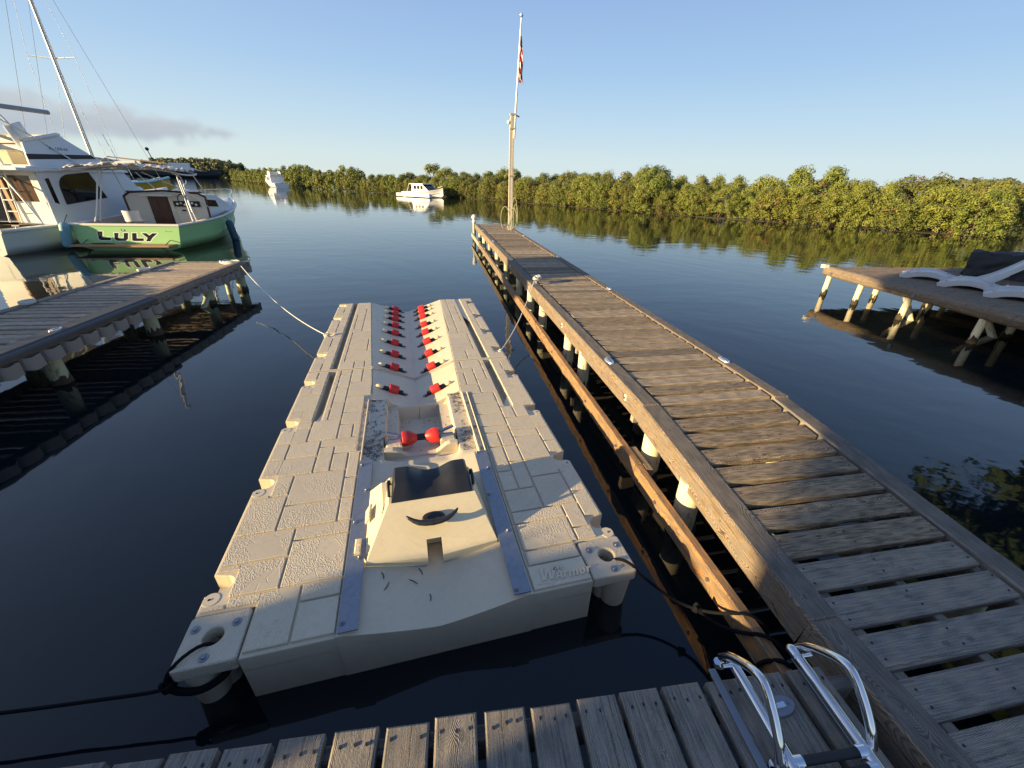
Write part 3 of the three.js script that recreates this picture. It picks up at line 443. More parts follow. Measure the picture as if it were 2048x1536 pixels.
  // bow stop: tapering cream block, black saddle pad on top
  {
    const quad = (pts, idx) => { const g = new THREE.BufferGeometry(); const p = []; for (const f of idx) { for (let k = 1; k < f.length - 1; k++) for (const q of [f[0], f[k], f[k + 1]]) p.push(...pts[q]); } g.setAttribute('position', new THREE.Float32BufferAttribute(p, 3)); const uv = []; for (let i = 0; i < p.length; i += 3) uv.push(p[i], p[i + 1] - p[i + 2]); g.setAttribute('uv', new THREE.Float32BufferAttribute(uv, 2)); g.computeVertexNormals(); return g; };
    const yb = .245; // the block's foot sits in the dished ramp
    const P = (x, y, t) => [x, y, -t];
    // main block with a square notch in the lower front edge
    const nx0 = .026, nx1 = .108, ny = .335, fr = (y) => .355 + (y - .30) / .15 * .26; // front face: t by height
    const S = (x, y) => { const k = (y - .3) / .2; return x < .05 ? lerp(-.292, -.163, k) : lerp(.412, .326, k); };
    const pts = [P(-.292, .30, fr(.3)), P(nx0, .285, fr(.29)), P(nx0, ny, fr(ny)), P(nx1, ny, fr(ny)), P(nx1, .285, fr(.29)), P(.412, .30, fr(.3)), P(.328, .45, fr(.45)), P(-.166, .45, fr(.45)),
      P(-.292, yb, fr(.3) + .004), P(nx0, yb - .02, fr(.29) + .004), P(nx1, yb - .02, fr(.29) + .004), P(.412, yb, fr(.3) + .004), P(.328, .43, .87), P(-.166, .43, .87), P(.38, yb, 1.0), P(-.26, yb, 1.0), P(nx0, ny, fr(ny) + .07), P(nx1, ny, fr(ny) + .07), P(nx0, yb - .02, fr(ny) + .07), P(nx1, yb - .02, fr(ny) + .07)];
    const g = quad(pts, [[0, 1, 2, 7], [2, 3, 6, 7], [3, 4, 5, 6], [0, 8, 9, 1], [4, 10, 11, 5], [7, 6, 12, 13], [5, 11, 14, 12], [5, 12, 6], [0, 7, 13], [0, 13, 15, 8], [13, 12, 14, 15], [1, 9, 18, 16], [1, 16, 2], [3, 17, 19, 10], [3, 10, 4], [2, 16, 17, 3], [16, 18, 19, 17]]);
    const S0 = part(FLOAT, 'bow_stop', g, block);
    // side cheek with two slots on the left
    const cheek = quad([P(-.335, .262, .385), P(-.335, .262, .94), P(-.215, .415, .85), P(-.20, .415, .62), P(-.262, .30, .375), P(-.20, .262, .96), P(-.15, .415, .85)], [[0, 1, 2, 3], [0, 3, 4], [1, 5, 6, 2], [3, 2, 6]]); part(S0, 'side_cheek', cheek, block);
    put(part(S0, 'cheek_pad', prism([[-.035, -.055], [.03, -.055], [.02, .05], [-.03, .05]], 0, .012, .004), stoneMats[1]), -.284, .352, -.66, 0, 0, 1.0); for (const t of [.44, .49]) put(part(S0, 'cheek_lug', timber(.03, .03, .05, .006), block), -.337, .315, -t);
    // black saddle pad
    const prof = []; const nX = 40; const top = (x) => { const k = Math.abs(x - .085) / .215; return .535 - .045 * (1 - ss(.1, .75, k)); };
    const pos = [], idx = []; for (let i = 0; i <= nX; i++) { const x = lerp(-.150, .318, i / nX), y = top(x), e = (i === 0 || i === nX); const yy = e ? y - .012 : y; const xs = lerp(x, .084 + (x - .084) * .93, 1); pos.push(x, .452, -(fr(.45) - .003), xs, yy - .018, -(fr(.45) + .075), xs, yy, -(fr(.45) + .10), xs, yy, -.825, xs, yy - .02, -.85, x, .435, -.875); }
    for (let i = 0; i < nX; i++) for (let k = 0; k < 5; k++) { const a = i * 6 + k, b = a + 6; idx.push(a, b, b + 1, a, b + 1, a + 1); } for (const i of [0, nX]) { const o = i * 6; idx.push(o, o + 1, o + 2, o, o + 2, o + 3, o, o + 3, o + 4, o, o + 4, o + 5); }
    let sg = new THREE.BufferGeometry(); sg.setAttribute('position', new THREE.Float32BufferAttribute(pos, 3)); sg.setIndex(idx); sg = creased(sg);
    part(S0, 'rubber_saddle', sg, std(.018, .019, .021, .38));
    for (const x of [-.165, .33]) part(S0, 'saddle_hook', tubeOf([[x, .45, -.67], [x, .485, -.71], [x, .495, -.75], [x, .46, -.79], [x, .41, -.80]], .009, 24, 8), M.black);
    // horn cleat on the face
    const cl = new THREE.Group(); cl.name = 'horn_cleat'; S0.add(cl); cl.position.set(.072, .378, -fr(.378)); cl.rotation.x = Math.atan2(.15, .26); cl.rotation.y = 0;
    const darkSteel = std(.05, .05, .055, .4, .6);
    { const hp = [[0, .043, .010], [.04, .044, .008], [.075, .046, .002], [.105, .049, -.012], [.13, .053, -.030], [.142, .056, -.042]], hr = [.0185, .0175, .0155, .0125, .009, .004], gs = []; for (const sg of [-1, 1]) for (let k = 0; k < 5; k++) { gs.push(rod([sg * hp[k][0], hp[k][1], hp[k][2]], [sg * hp[k + 1][0], hp[k + 1][1], hp[k + 1][2]], hr[k], hr[k + 1], 12)); gs.push(moved(new THREE.SphereGeometry(hr[k], 10, 8), sg * hp[k][0], hp[k][1], hp[k][2])); } part(cl, 'horns', merge(gs), darkSteel); }
    for (const x of [-.028, .028]) part(cl, 'stem', rod([x, -.004, -.026], [x, .042, .006], .017, .014, 12), darkSteel);
    const bp = new THREE.CylinderGeometry(.024, .026, .012, 20); bp.scale(2.5, 1.6, 1.1); put(part(cl, 'base', bp, darkSteel), .004, .009, -.03);
  }
  // raised lettering: WAVE ARMOR with its wave strokes
  {
    const { FontLoader } = await import('three/addons/loaders/FontLoader.js'), { TextGeometry } = await import('three/addons/geometries/TextGeometry.js');
    const font = await new FontLoader().loadAsync('fonts/droid/droid_sans_bold.typeface.json');
    const word = (s, size, sh) => { const g = new TextGeometry(s, { font, size, depth: .006, curveSegments: 4, bevelEnabled: true, bevelSize: .0012, bevelThickness: .0015, bevelSegments: 1 }); g.applyMatrix4(new THREE.Matrix4().makeShear(0, 0, sh, 0, 0, 0)); g.rotateX(-Math.PI / 2); return g; };
    put(part(FLOAT, 'lettering', word('W', .07, .3), plain), .562, YT - .001, -.048); put(part(FLOAT, 'lettering', word('ave', .024, .35), plain), .648, YT - .001, -.092); put(part(FLOAT, 'lettering', word('Armor', .046, .3), plain), .645, YT - .001, -.040);
    part(FLOAT, 'wave_stroke', chain([[.545, YT, -.036], [.60, YT, -.030], [.625, YT, -.022], [.645, YT, -.04]], .0028, 6), plain); part(FLOAT, 'wave_stroke', chain([[.79, YT, -.05], [.80, YT, -.064], [.825, YT, -.075], [.80, YT, -.058]], .0028, 6), plain);
  }
  // twigs and specks lying on the ramp
  for (const [x, t, a] of [[-.21, .30, .3], [-.19, .235, -.5], [-.06, .25, .9], [.02, .15, 0], [-.02, .31, .4]]) { const l = .018 + .012 * Math.abs(a); put(part(FLOAT, 'twig', tubeOf([[0, 0, -l], [.004, 0, 0], [0, 0, l]], .0022, 8, 5), M.nail), x, hgt(x, t) + .003, -t, a); }
}
// ---------- lines ----------
{
  FLOAT.updateMatrixWorld(true); PIER.updateMatrixWorld(true); const F = (x, y, t) => FLOAT.localToWorld(V(x, y, -t)), Q = (x, y, s) => PIER.localToWorld(V(x, y, -s));
  const line = (name, label, pts, rad, mat, knot) => { const t = thing(name, label, 'rope'); part(t, 'line', tubeOf(pts, rad, 90, 8), mat); for (const k of knot || []) { const g = tubeOf([...Array(26)].map((_, i) => { const a = i / 25 * Math.PI * 6; return [k[3] * Math.cos(a) * (1 + .2 * Math.sin(a * 2.3)), k[4] * (i / 25 - .5) + .01 * Math.sin(a * 3), k[3] * Math.sin(a)]; }), rad * 1.05, 120, 6); put(part(t, 'knot', g, mat), k[0], k[1], k[2]); } return t; };
  const sag = (a, b, d, n = 8) => [...Array(n + 1)].map((_, i) => { const t = i / n, p = a.clone().lerp(b, t); p.y -= d * 4 * t * (1 - t); return p; });
  const h1 = F(-.905, .28, .128), c1 = F(-1.045, .285, .02);
  line('mooring_line', 'black rope from the hole in the corner plate drooping to dark water', [F(-.90, .16, .12), F(-.915, .285, .10), F(-.945, .315, .075), F(-1.0, .313, .03), F(-1.045, .27, .005), F(-1.06, .21, .0), F(-1.09, .2, .0), ...sag(F(-1.12, .205, 0), V(-3.3, .30, -.62), .06).slice(1)], .0075, M.blackRope, [[F(-1.05, .225, 0).x, F(-1.05, .225, 0).y, F(-1.05, .225, 0).z, .02, .025]]);
  line('mooring_strap', 'black rope looped under the same corner of the float', [F(-1.06, .215, .0), F(-1.02, .17, -.005), F(-.95, .15, -.005), F(-.87, .17, .02), F(-.83, .22, .05)], .016, M.blackRope);
  const s1 = sag(F(1.13, .25, -.01), Q(-.155, .28, -1.42), .09), k1 = s1[5];
  line('mooring_line', 'black rope from float corner hole tied round the end of the rusty wale', [F(.985, .16, .115), F(1.0, .285, .095), F(1.03, .315, .06), F(1.075, .30, .02), F(1.10, .265, .0), ...s1.slice(1), Q(-.12, .305, -1.45), Q(-.06, .26, -1.5), Q(-.08, .15, -1.55)], .008, M.blackRope, [[k1.x, k1.y, k1.z, .012, .04]]);
  line('mooring_line', 'second black rope wrapped over the end of the rusty wale', [...sag(k1, Q(-.16, .255, -1.5), .035), Q(-.13, .31, -1.55), Q(-.07, .28, -1.6), Q(-.09, .12, -1.65), Q(-.155, .13, -1.6), Q(-.16, .25, -1.62), Q(-.12, .305, -1.66), Q(-.07, .2, -1.7)], .009, M.blackRope);
  const hc = Q(.1, .68, 4.05), fr = F(1.05, .285, 3.11);
  line('white_line', 'thin white rope from the pier cleat down to the float edge', [Q(.12, .70, 4.15), Q(.1, .69, 4.1), ...sag(Q(.06, .67, 4.0), fr, .12)], .0065, M.rope, [[hc.x, hc.y + .01, hc.z, .05, .05], [hc.x + .04, hc.y + .01, hc.z - .06, .04, .05], [fr.x, fr.y, fr.z, .015, .03]]);
  const fl = F(-1.0, .30, 4.02), dk = at(482, 532, .56);
  line('white_line', 'thin white rope from the other dock corner sagging to the float edge', sag(dk, fl, .16, 12), .0065, M.rope, [[fl.x, fl.y, fl.z, .03, .06]]);
}
// ---------- dock by the moored boats ----------
const LD = thing('finger_dock', 'low plank dock edged with grey looped hose fenders beside the green boat', 'dock');
LD.position.set(-5.47, 0, -8.36); LD.rotation.y = Math.atan2(.14, .99);                       // local +z runs to the shore, -x is the boats' side
{
  const r = rngOf(55), vars = [...Array(5)].map((_, k) => timber(1.26, .035, .108, .007, k * .33)), YD = .50;
  for (let i = 0; i < 58; i++) put(part(LD, 'plank', vars[i % 5], pick(LDOCK, r)), -.70 + (r() - .5) * .02, YD - .0175 + (r() - .5) * .009, .08 + i * .152, (r() - .5) * .008 + (r() < .5 ? Math.PI : 0), (r() - .5) * .12);
  const dark = std(.045, .047, .052, .6);
  for (let i = 0; i < 3; i++) { put(part(LD, 'edge_board', timber(.085, .16, 2.96, .008, i), BEAM[i]), -.025, YD - .06, 1.5 + i * 2.98); }
  for (let i = 0; i < 3; i++) put(part(LD, 'edge_board', timber(.1, .14, 2.96, .008, i), GREY[i]), -1.385, YD - .045, 1.5 + i * 2.98);
  put(part(LD, 'rub_strip', timber(.20, .05, 3.3, .02), dark), -.10, YD + .03, 4.55); put(part(LD, 'rub_strip', timber(.13, .055, 3.4, .02), dark), -.005, YD + .012, 4.6); put(part(LD, 'rub_strip', timber(.11, .04, 2.8, .012), BEAM[1]), -.09, YD + .021, 1.5); put(part(LD, 'end_board', timber(1.44, .15, .05, .006), GREY[3]), -.70, YD - .06, -.03);
  ovalCleat(LD, -.10, YD + .055, 4.3); 
  for (let i = 0; i < 30; i++) { // hose loops nailed along the side
    const z = .12 + i * .235, w = .215, pts = []; for (let k = 0; k <= 12; k++) { const q = k / 12; pts.push([.022 + .075 * Math.sin(Math.PI * q) ** .6, z + w * (q - .5) * (1 + .25 * Math.sin(Math.PI * q))]); }
    const pos = [], idx = [], uvv = []; const hh = .125 + .012 * (r() - .5), y0 = .335 + .008 * (r() - .5), tw = .02 * (r() - .5); pts.forEach(([x, zz], k) => { for (const [dx, yy] of [[0, y0 + hh], [0, y0], [-.008, y0], [-.008, y0 + hh]]) { pos.push(x + dx + (yy > y0 ? tw : 0), yy - .006 * Math.sin(k), zz); uvv.push(k / 12, yy); } });
    for (let k = 0; k < 12; k++) for (let q = 0; q < 4; q++) { const a = k * 4 + q, b = k * 4 + (q + 1) % 4; idx.push(a, b, b + 4, a, b + 4, a + 4); }
    const g = new THREE.BufferGeometry(); g.setAttribute('position', new THREE.Float32BufferAttribute(pos, 3)); g.setAttribute('uv', new THREE.Float32BufferAttribute(uvv, 2)); g.setIndex(idx); g.computeVertexNormals(); part(LD, 'hose_loop', g.toNonIndexed(), M.fender).geometry.computeVertexNormals();
  }
  for (const [x, z, t] of [[-.12, .22, .44], [-.2, 1.25, .44], [-.14, 2.9, .44], [-.14, 4.45, .44], [-.14, 6.0, .44], [-1.25, .25, .44], [-1.25, 1.9, .44], [-1.25, 3.6, .44], [-1.25, 5.3, .44]]) pile(LD, x, z, t, .085, M.pileGreen, x * 3 + z);
  for (const [a, b] of [[[-.16, .40, 1.0], [-.22, -.2, 1.75]], [[-.35, .42, .25], [-.12, -.25, .75]]]) part(LD, 'brace', rod(a, b, .045, .045, 10), M.pileGreen);
  for (const z of [.25, 1.8, 3.4, 5.0, 6.6]) put(part(LD, 'cross_beam', timber(1.3, .12, .06, .004), GREY[1]), -.70, .40, z);
  const coil = thing('coiled_rope', 'pale rope heaped on the corner of the finger dock', 'rope'); const c = LD.localToWorld.bind(LD); LD.updateMatrixWorld(true); const p = c(V(-.25, YD + .012, .14)); coil.position.copy(p);
  part(coil, 'coil', tubeOf([...Array(60)].map((_, i) => { const a = i * .62; return [.16 * Math.cos(a) * (1 + .25 * Math.sin(i * .3)), .008 + .03 * (i / 60) + .012 * Math.sin(i * 1.7), .09 * Math.sin(a)]; }), .012, 300, 6), M.rope);
  const coil2 = thing('coiled_rope', 'small pale rope bundle on the boats side edge of the finger dock', 'rope'); coil2.position.copy(c(V(-1.33, YD + .03, .9))); part(coil2, 'coil', tubeOf([...Array(40)].map((_, i) => { const a = i * .7; return [.07 * Math.cos(a), .004 + .02 * (i / 40), .12 * Math.sin(a)]; }), .011, 200, 6), M.rope);
  const coil3 = thing('coiled_rope', 'knotted rope end halfway along the boats side of the finger dock', 'rope'); coil3.position.copy(c(V(-1.36, YD + .03, 3.1))); part(coil3, 'coil', tubeOf([...Array(40)].map((_, i) => { const a = i * .8; return [.06 * Math.cos(a), .004 + .03 * (i / 40), .08 * Math.sin(a)]; }), .012, 200, 6), M.rope);
}

// ---------- boats ----------
// hull skin lofted through stations [forward, half beam at sheer, sheer y, half beam at chine, chine y, keel y]; returns the two sides, transom apart
function hullGeo(st, sub = 5) {
  const S = []; for (let i = 0; i < st.length - 1; i++) for (let k = 0; k < sub; k++) { const t = k / sub, a = st[Math.max(0, i - 1)], b = st[i], c = st[i + 1], d = st[Math.min(st.length - 1, i + 2)]; S.push(b.map((_, q) => .5 * (2 * b[q] + (c[q] - a[q]) * t + (2 * a[q] - 5 * b[q] + 4 * c[q] - d[q]) * t * t + (3 * b[q] - a[q] - 3 * c[q] + d[q]) * t * t * t))); } S.push(st[st.length - 1]);
  const pos = [], idx = [], n = 7;
  S.forEach(([f, b, s, bc, cy, ky]) => { const row = [[0, ky], [bc * .5, (ky + cy) / 2 - .02], [bc, cy], [lerp(bc, b, .28), lerp(cy, s, .33)], [lerp(bc, b, .6), lerp(cy, s, .66)], [Math.max(0, b - .004), s - .03], [b, s]]; for (const sg of [1, -1]) for (const [x, y] of row) pos.push(sg * Math.max(0, x), y, -f); });
  for (let i = 0; i < S.length - 1; i++) for (const o of [0, n]) for (let k = 0; k < n - 1; k++) { const a = i * 2 * n + o + k, b = a + 2 * n; if (o) idx.push(a, b, b + 1, a, b + 1, a + 1); else idx.push(a, b + 1, b, a, a + 1, b + 1); }
  const g = new THREE.BufferGeometry(); g.setAttribute('position', new THREE.Float32BufferAttribute(pos, 3)); g.setIndex(idx); g.computeVertexNormals(); return { g, S };
}
const sheerPts = (S, dy = 0, k = 1) => [...S.map(([f, b, s]) => V(b * k, s + dy, -f))];
function deckGeo(S, f0, f1, dy = 0, inset = 0, crown = .05) { // deck between stations
  const rows = S.filter(([f]) => f >= f0 - .01 && f <= f1 + .01), pos = [], idx = [], n = 9; rows.forEach(([f, b, s]) => { for (let k = 0; k < n; k++) { const q = k / (n - 1) * 2 - 1, bb = Math.max(0, b - inset); pos.push(q * bb, s + dy + crown * (1 - q * q), -f); } }); for (let i = 0; i < rows.length - 1; i++) for (let k = 0; k < n - 1; k++) { const a = i * n + k, b = a + n; idx.push(a, a + 1, b + 1, a, b + 1, b); }
  const g = new THREE.BufferGeometry(); g.setAttribute('position', new THREE.Float32BufferAttribute(pos, 3)); g.setIndex(idx); g.computeVertexNormals(); return g;
}
function slab(pts, h, axis = 'y') { // flat polygon [x, y] with thickness h (extruded along z), bevelled a little
  return new THREE.ExtrudeGeometry(new THREE.Shape(pts.map((p) => new THREE.Vector2(p[0], p[1]))), { depth: h, bevelEnabled: true, bevelSize: .008, bevelThickness: .008, bevelSegments: 1 });
}
const sidePanel = (pts, x, th = .03) => { const g = slab(pts.map(([f, y]) => [f, y]), th); g.rotateY(Math.PI / 2); g.translate(x - th / 2, 0, 0); return g; }; // polygon in [forward, y] standing at x
const glassDark = std(.012, .013, .014, .06), cream = std(.72, .68, .60, .4), whiteGel = std(.74, .745, .74, .3), mahog = std(.075, .022, .012, .4), teak = std(.34, .2, .1, .6);
{ // the small green boat, stern to the dock
  const B = thing('green_fishing_boat', 'seafoam green open fishing boat lettered LULY with tube canopy, stern to the finger dock', 'boat'); B.position.set(-11.44, 0, -12.40); B.rotation.y = .12;
  const paint = std(.36, .63, .27, .3), st = [[0, 1.47, .70, 1.34, .10, -.35], [1.2, 1.55, .73, 1.40, .10, -.38], [2.4, 1.54, .80, 1.34, .12, -.4], [3.7, 1.28, .90, 1.0, .18, -.38], [4.9, .84, 1.02, .52, .30, -.28], [5.8, .36, 1.11, .14, .45, -.05], [6.25, .03, 1.16, .01, .62, .35]];
  const { g, S } = hullGeo(st); part(B, 'hull', g, paint);
  const cv = document.createElement('canvas'); cv.width = 1024; cv.height = 256; const x = cv.getContext('2d'); const green = 'rgb(' + [.36, .63, .27].map(lin2s).join(',') + ')'; x.fillStyle = green; x.fillRect(0, 0, 1024, 256);
  for (let i = 0; i < 500; i++) { x.fillStyle = `rgba(60,90,40,${.03 + .05 * Math.abs(n2(i, 3))})`; x.fillRect((n2(i * 1.7, 1) * .5 + .5) * 1024, (n2(i * 2.3, 2) * .5 + .5) * 256, 2 + 8 * Math.abs(n2(i, 9)), 1 + 10 * Math.abs(n2(i, 12))); }
  const letter = (pts) => { const path = () => { x.beginPath(); pts.forEach((poly) => { poly.forEach(([a, b], k) => k ? x.lineTo(a, b) : x.moveTo(a, b)); x.closePath(); }); }; path(); x.lineJoin = 'round'; x.lineWidth = 14; x.strokeStyle = '#eef0e6'; x.stroke(); x.fillStyle = '#0c0d0d'; path(); x.fill(); };
  letter([[[243, 62], [290, 62], [268, 122], [345, 122], [334, 152], [250, 152], [226, 142]]]);                    // heavy slanted capitals
  letter([[[392, 76], [434, 76], [414, 124], [424, 130], [462, 130], [482, 76], [524, 76], [500, 138], [474, 156], [396, 156], [374, 142]]]);
  letter([[[560, 76], [602, 76], [586, 130], [652, 130], [642, 158], [548, 158], [536, 150]]]);
  letter([[[648, 76], [694, 76], [714, 100], [752, 76], [800, 76], [738, 122], [704, 160], [664, 160], [690, 124]]]);
  x.beginPath(); x.ellipse(488, 48, 22, 12, .2, 0, 7); x.fillStyle = '#14302a'; x.fill(); x.beginPath(); x.ellipse(486, 46, 12, 6, .2, 0, 7); x.fillStyle = '#e8efe0'; x.fill();
  x.fillStyle = '#16211a'; x.font = 'bold 25px sans-serif'; x.textAlign = 'center'; x.fillText('CABO ROJO, P R', 520, 196); x.fillStyle = 'rgba(60,90,40,.6)'; x.fillRect(880, 50, 6, 12); for (let k = 0; k < 9; k++) x.fillRect(889 + k * 7, 53 + (k % 3), 4, 8);
  const tex = new THREE.CanvasTexture(cv); tex.colorSpace = THREE.SRGBColorSpace;
  const prof = [[-1.47, .70], [1.47, .70], [1.34, .10], [.67, -.13], [0, -.35], [-.67, -.13], [-1.34, .10]], tg = new THREE.ShapeGeometry(new THREE.Shape(prof.map(([a, b]) => new THREE.Vector2(a, b)))), tp = tg.attributes.position, tu = tg.attributes.uv; for (let i = 0; i < tp.count; i++) tu.setXY(i, (tp.getX(i) + 1.47) / 2.94, (tp.getY(i) - .0) / .70 ); part(B, 'transom', tg, new THREE.MeshStandardMaterial({ map: tex, roughness: .3 })).position.z = .002;
  tex.wrapT = THREE.ClampToEdgeWrapping;
  for (const sg of [1, -1]) part(B, 'gunwale', chain(sheerPts(S, .01).map((p) => V(p.x * sg, p.y, p.z)), .032, 8), cream);
  part(B, 'transom_cap', timber(2.98, .055, .16, .012), cream).position.set(0, .715, -.05); put(part(B, 'transom_coaming', timber(2.7, .12, .03, .004), teak), 0, .64, -.16);
  part(B, 'foredeck', deckGeo(S, 3.4, 6.25, .0, .02, .06), std(.62, .66, .68, .6)); part(B, 'cockpit_sole', deckGeo(S, 0, 3.6, -.52, .14, 0), std(.16, .1, .07, .7));
  for (const sg of [1, -1]) { part(B, 'side_deck', (() => { const pos = [], idx = []; const rows = S.filter(([f]) => f <= 3.9); rows.forEach(([f, b, s]) => pos.push(sg * b, s, -f, sg * (b - .24), s + .01, -f, sg * (b - .24), s - .5, -f)); for (let i = 0; i < rows.length - 1; i++) for (const k of [0, 1]) { const a = i * 3 + k; idx.push(a, a + 1, a + 4, a, a + 4, a + 3); } const q = new THREE.BufferGeometry(); q.setAttribute('position', new THREE.Float32BufferAttribute(pos, 3)); q.setIndex(idx); q.computeVertexNormals(); return q; })(), std(.42, .36, .3, .6)); }
  // cuddy: bulkhead, trunk, roof
  const bk = slab([[-1.16, .28], [1.22, .28], [1.26, 1.40], [1.05, 1.50], [0, 1.56], [-1.0, 1.50], [-1.2, 1.38]], .04); put(part(B, 'bulkhead', bk, cream), 0, 0, -2.20);
  const fr = part(B, 'bulkhead_trim', chain([[-1.18, .3, -2.14], [-1.22, 1.38, -2.14], [-1.02, 1.51, -2.14], [0, 1.57, -2.14], [1.06, 1.51, -2.14], [1.28, 1.4, -2.14], [1.24, .3, -2.14]], .03, 8), mahog);
  const dr = put(part(B, 'door', timber(.60, 1.05, .03, .004), mahog), -.20, .86, -2.135); for (const [dx, dy] of [[-.14, .25], [.14, .25], [-.14, -.22], [.14, -.22]]) put(part(dr, 'panel', timber(.22, .38, .012, .004), mahog), dx, dy, .022);
  put(part(B, 'door_jamb', timber(.10, 1.1, .05, .005), cream), .18, .86, -2.14); put(part(B, 'hatch_slide', timber(.95, .05, .3, .01), whiteGel), -.1, 1.44, -2.05);
  put(part(B, 'instrument_panel', timber(.78, .17, .05, .01), M.rubber), .66, 1.18, -2.12); for (let k = 0; k < 6; k++) { const d = new THREE.CylinderGeometry(.036, .036, .02, 16); d.rotateX(Math.PI / 2); put(part(B, 'gauge', d, k % 2 ? M.white : M.disc), .38 + k * .115, 1.18 + .03 * Math.sin(k * 2), -2.09); }
  put(part(B, 'switch_panel', timber(.42, .10, .03, .006), cream), .62, .98, -2.12); for (const dx of [-.1, .1]) put(part(B, 'vent', timber(.13, .05, .012, .003), M.black), .62 + dx, .98, -2.10);
  const wheel = new THREE.TorusGeometry(.13, .014, 8, 24); put(part(B, 'steering_wheel', wheel, M.black), .62, 1.36, -2.0, 0, -.4); 
  for (const sg of [1, -1]) part(B, 'cabin_side', sidePanel([[2.2, .74], [2.2, 1.45], [3.2, 1.38], [4.1, 1.0], [4.1, .85]], sg * 1.08, .04), whiteGel); for (const sg of [1, -1]) part(B, 'porthole', sidePanel([[2.5, 1.10], [2.52, 1.30], [3.0, 1.26], [3.1, 1.06]], sg * 1.105, .02), glassDark);
  const roof = slab([[-1.1, 0], [1.1, 0], [1.1, .03], [0, .12], [-1.1, .03]], 1.05); put(part(B, 'cabin_top', roof, whiteGel), 0, 1.38, -3.25, 0, -.05); put(part(B, 'windscreen_rail', timber(2.3, .04, .05, .01), mahog), 0, 1.53, -2.22);
  const fs = slab([[-1.06, 0], [1.06, 0], [.75, 1.0], [-.75, 1.0]], .03); put(part(B, 'cabin_front', fs, whiteGel), 0, 1.38, -3.2, 0, -Math.PI / 2 - .36);
  // canopy frame and its bundled cloth
  const T = (pts, r = .02) => part(B, 'canopy_tube', tubeOf(pts, r, 40, 8), M.white);
  T([[-1.3, .72, -.75], [-1.22, 1.1, -.9], [-1.0, 2.15, -1.2]]); T([[-1.3, .72, -.95], [-1.15, 1.2, -1.0], [-.95, 2.15, -1.3]]); T([[1.36, .75, -.95], [1.28, 1.2, -1.05], [1.12, 2.05, -1.25]]); T([[1.36, .75, -1.15], [1.3, 1.2, -1.15], [1.0, 2.0, -1.6], [.75, 2.08, -1.7]]);
  T([[1.34, 1.42, -2.2], [1.22, 2.06, -1.9]], .016); T([[-.15, 1.5, -2.25], [-.45, 2.1, -1.9]], .016); T([[.75, 1.54, -2.25], [-.2, 2.1, -1.8]], .016); T([[1.32, 1.1, -2.1], [1.0, 1.75, -1.3]], .014); T([[-1.2, 1.4, -2.25], [-1.05, 2.12, -1.85]], .016);
  T([[-1.75, 2.11, -.85], [-1.2, 2.18, -.86], [0, 2.26, -.9], [1.1, 2.12, -1.1], [1.3, 2.05, -1.3], [1.28, 2.08, -2.0], [.2, 2.26, -2.1], [-1.1, 2.16, -2.1], [-1.75, 2.11, -1.6], [-1.8, 2.10, -1.0]], .024);
  const cg = new THREE.PlaneGeometry(3.1, 1.5, 60, 30); cg.rotateX(-Math.PI / 2); const cp = cg.attributes.position; for (let i = 0; i < cp.count; i++) { const a = cp.getX(i), b = cp.getZ(i); cp.setY(i, .12 * (1 - Math.pow(a / 1.6, 2)) + .055 * n2(a * 3.1, b * 4) + .03 * n2(a * 9, b * 8) + .012 * n2(a * 22, b * 20)); } cg.computeVertexNormals(); put(part(B, 'canopy_cloth', cg, std(.66, .63, .57, .85, 0, { side: THREE.DoubleSide })), -.18, 2.17, -1.48);
  put(part(B, 'rod_tray', timber(1.5, .03, .12, .01), teak), .15, 2.42, -1.3, .1, 0, -.09); put(part(B, 'rolled_cloth', rod([-1.1, 2.28, -1.2], [.1, 2.36, -1.25], .07, .05, 10), cream), 0, 0, 0);
  part(B, 'antenna', chain([[.35, 2.3, -1.7], [.22, 2.72, -1.75]], .012), M.black); put(part(B, 'antenna_head', new THREE.SphereGeometry(.05, 8, 6), M.black), .22, 2.74, -1.75); part(B, 'antenna', chain([[-.62, 2.35, -1.6], [-.85, 3.1, -1.7]], .008), M.white); part(B, 'rod_rest', rod([1.15, 1.9, -1.3], [1.28, 1.0, -1.2], .025), M.galv);
  // bow rail
  for (const sg of [1, -1]) { part(B, 'bow_rail', tubeOf([[sg * 1.28, .92, -3.5], [sg * 1.16, 1.3, -3.8], [sg * .86, 1.46, -4.75], [sg * .38, 1.53, -5.75], [0, 1.55, -6.15]], .014, 40, 8), M.steel); for (const [f, b, y] of [[4.75, .86, 1.44], [5.5, .5, 1.5]]) part(B, 'rail_post', rod([sg * (b - .06), 1.02, -f], [sg * b, y, -f], .012), M.steel); }
  // seat, swim platform, fenders
  const seat = new THREE.LatheGeometry([[0, 0], [.20, 0], [.23, .06], [.2, .08], [0, .08]].map(([a, b]) => new THREE.Vector2(a, b)), 20); const se = put(part(B, 'helm_seat', seat, cream), -.18, .72, -.75); const bkg = new THREE.CylinderGeometry(.235, .22, .27, 20, 4, true, Math.PI * .05, Math.PI * .9); put(part(se, 'seat_back', bkg, std(.72, .68, .60, .4, 0, { side: THREE.DoubleSide })), 0, .2, 0, -Math.PI / 2); put(part(se, 'pedestal', new THREE.CylinderGeometry(.04, .05, .55, 12), M.white), 0, -.27, 0);
  put(part(B, 'swim_platform', timber(2.6, .045, .42, .01), teak), -.02, .175, .22); for (const sg of [-1, 1]) { part(B, 'platform_strut', rod([sg * 1.12, .30, .01], [sg * 1.12, .16, .40], .014), M.galv); part(B, 'platform_strut', rod([sg * 1.05, -.12, .0], [sg * 1.05, .15, .36], .014), M.galv); } part(B, 'stern_ladder', chain([[-.9, .22, .2], [-.5, .23, .3], [-.3, .21, .2], [-.65, .215, .12], [-.9, .22, .2]], .014), M.black);
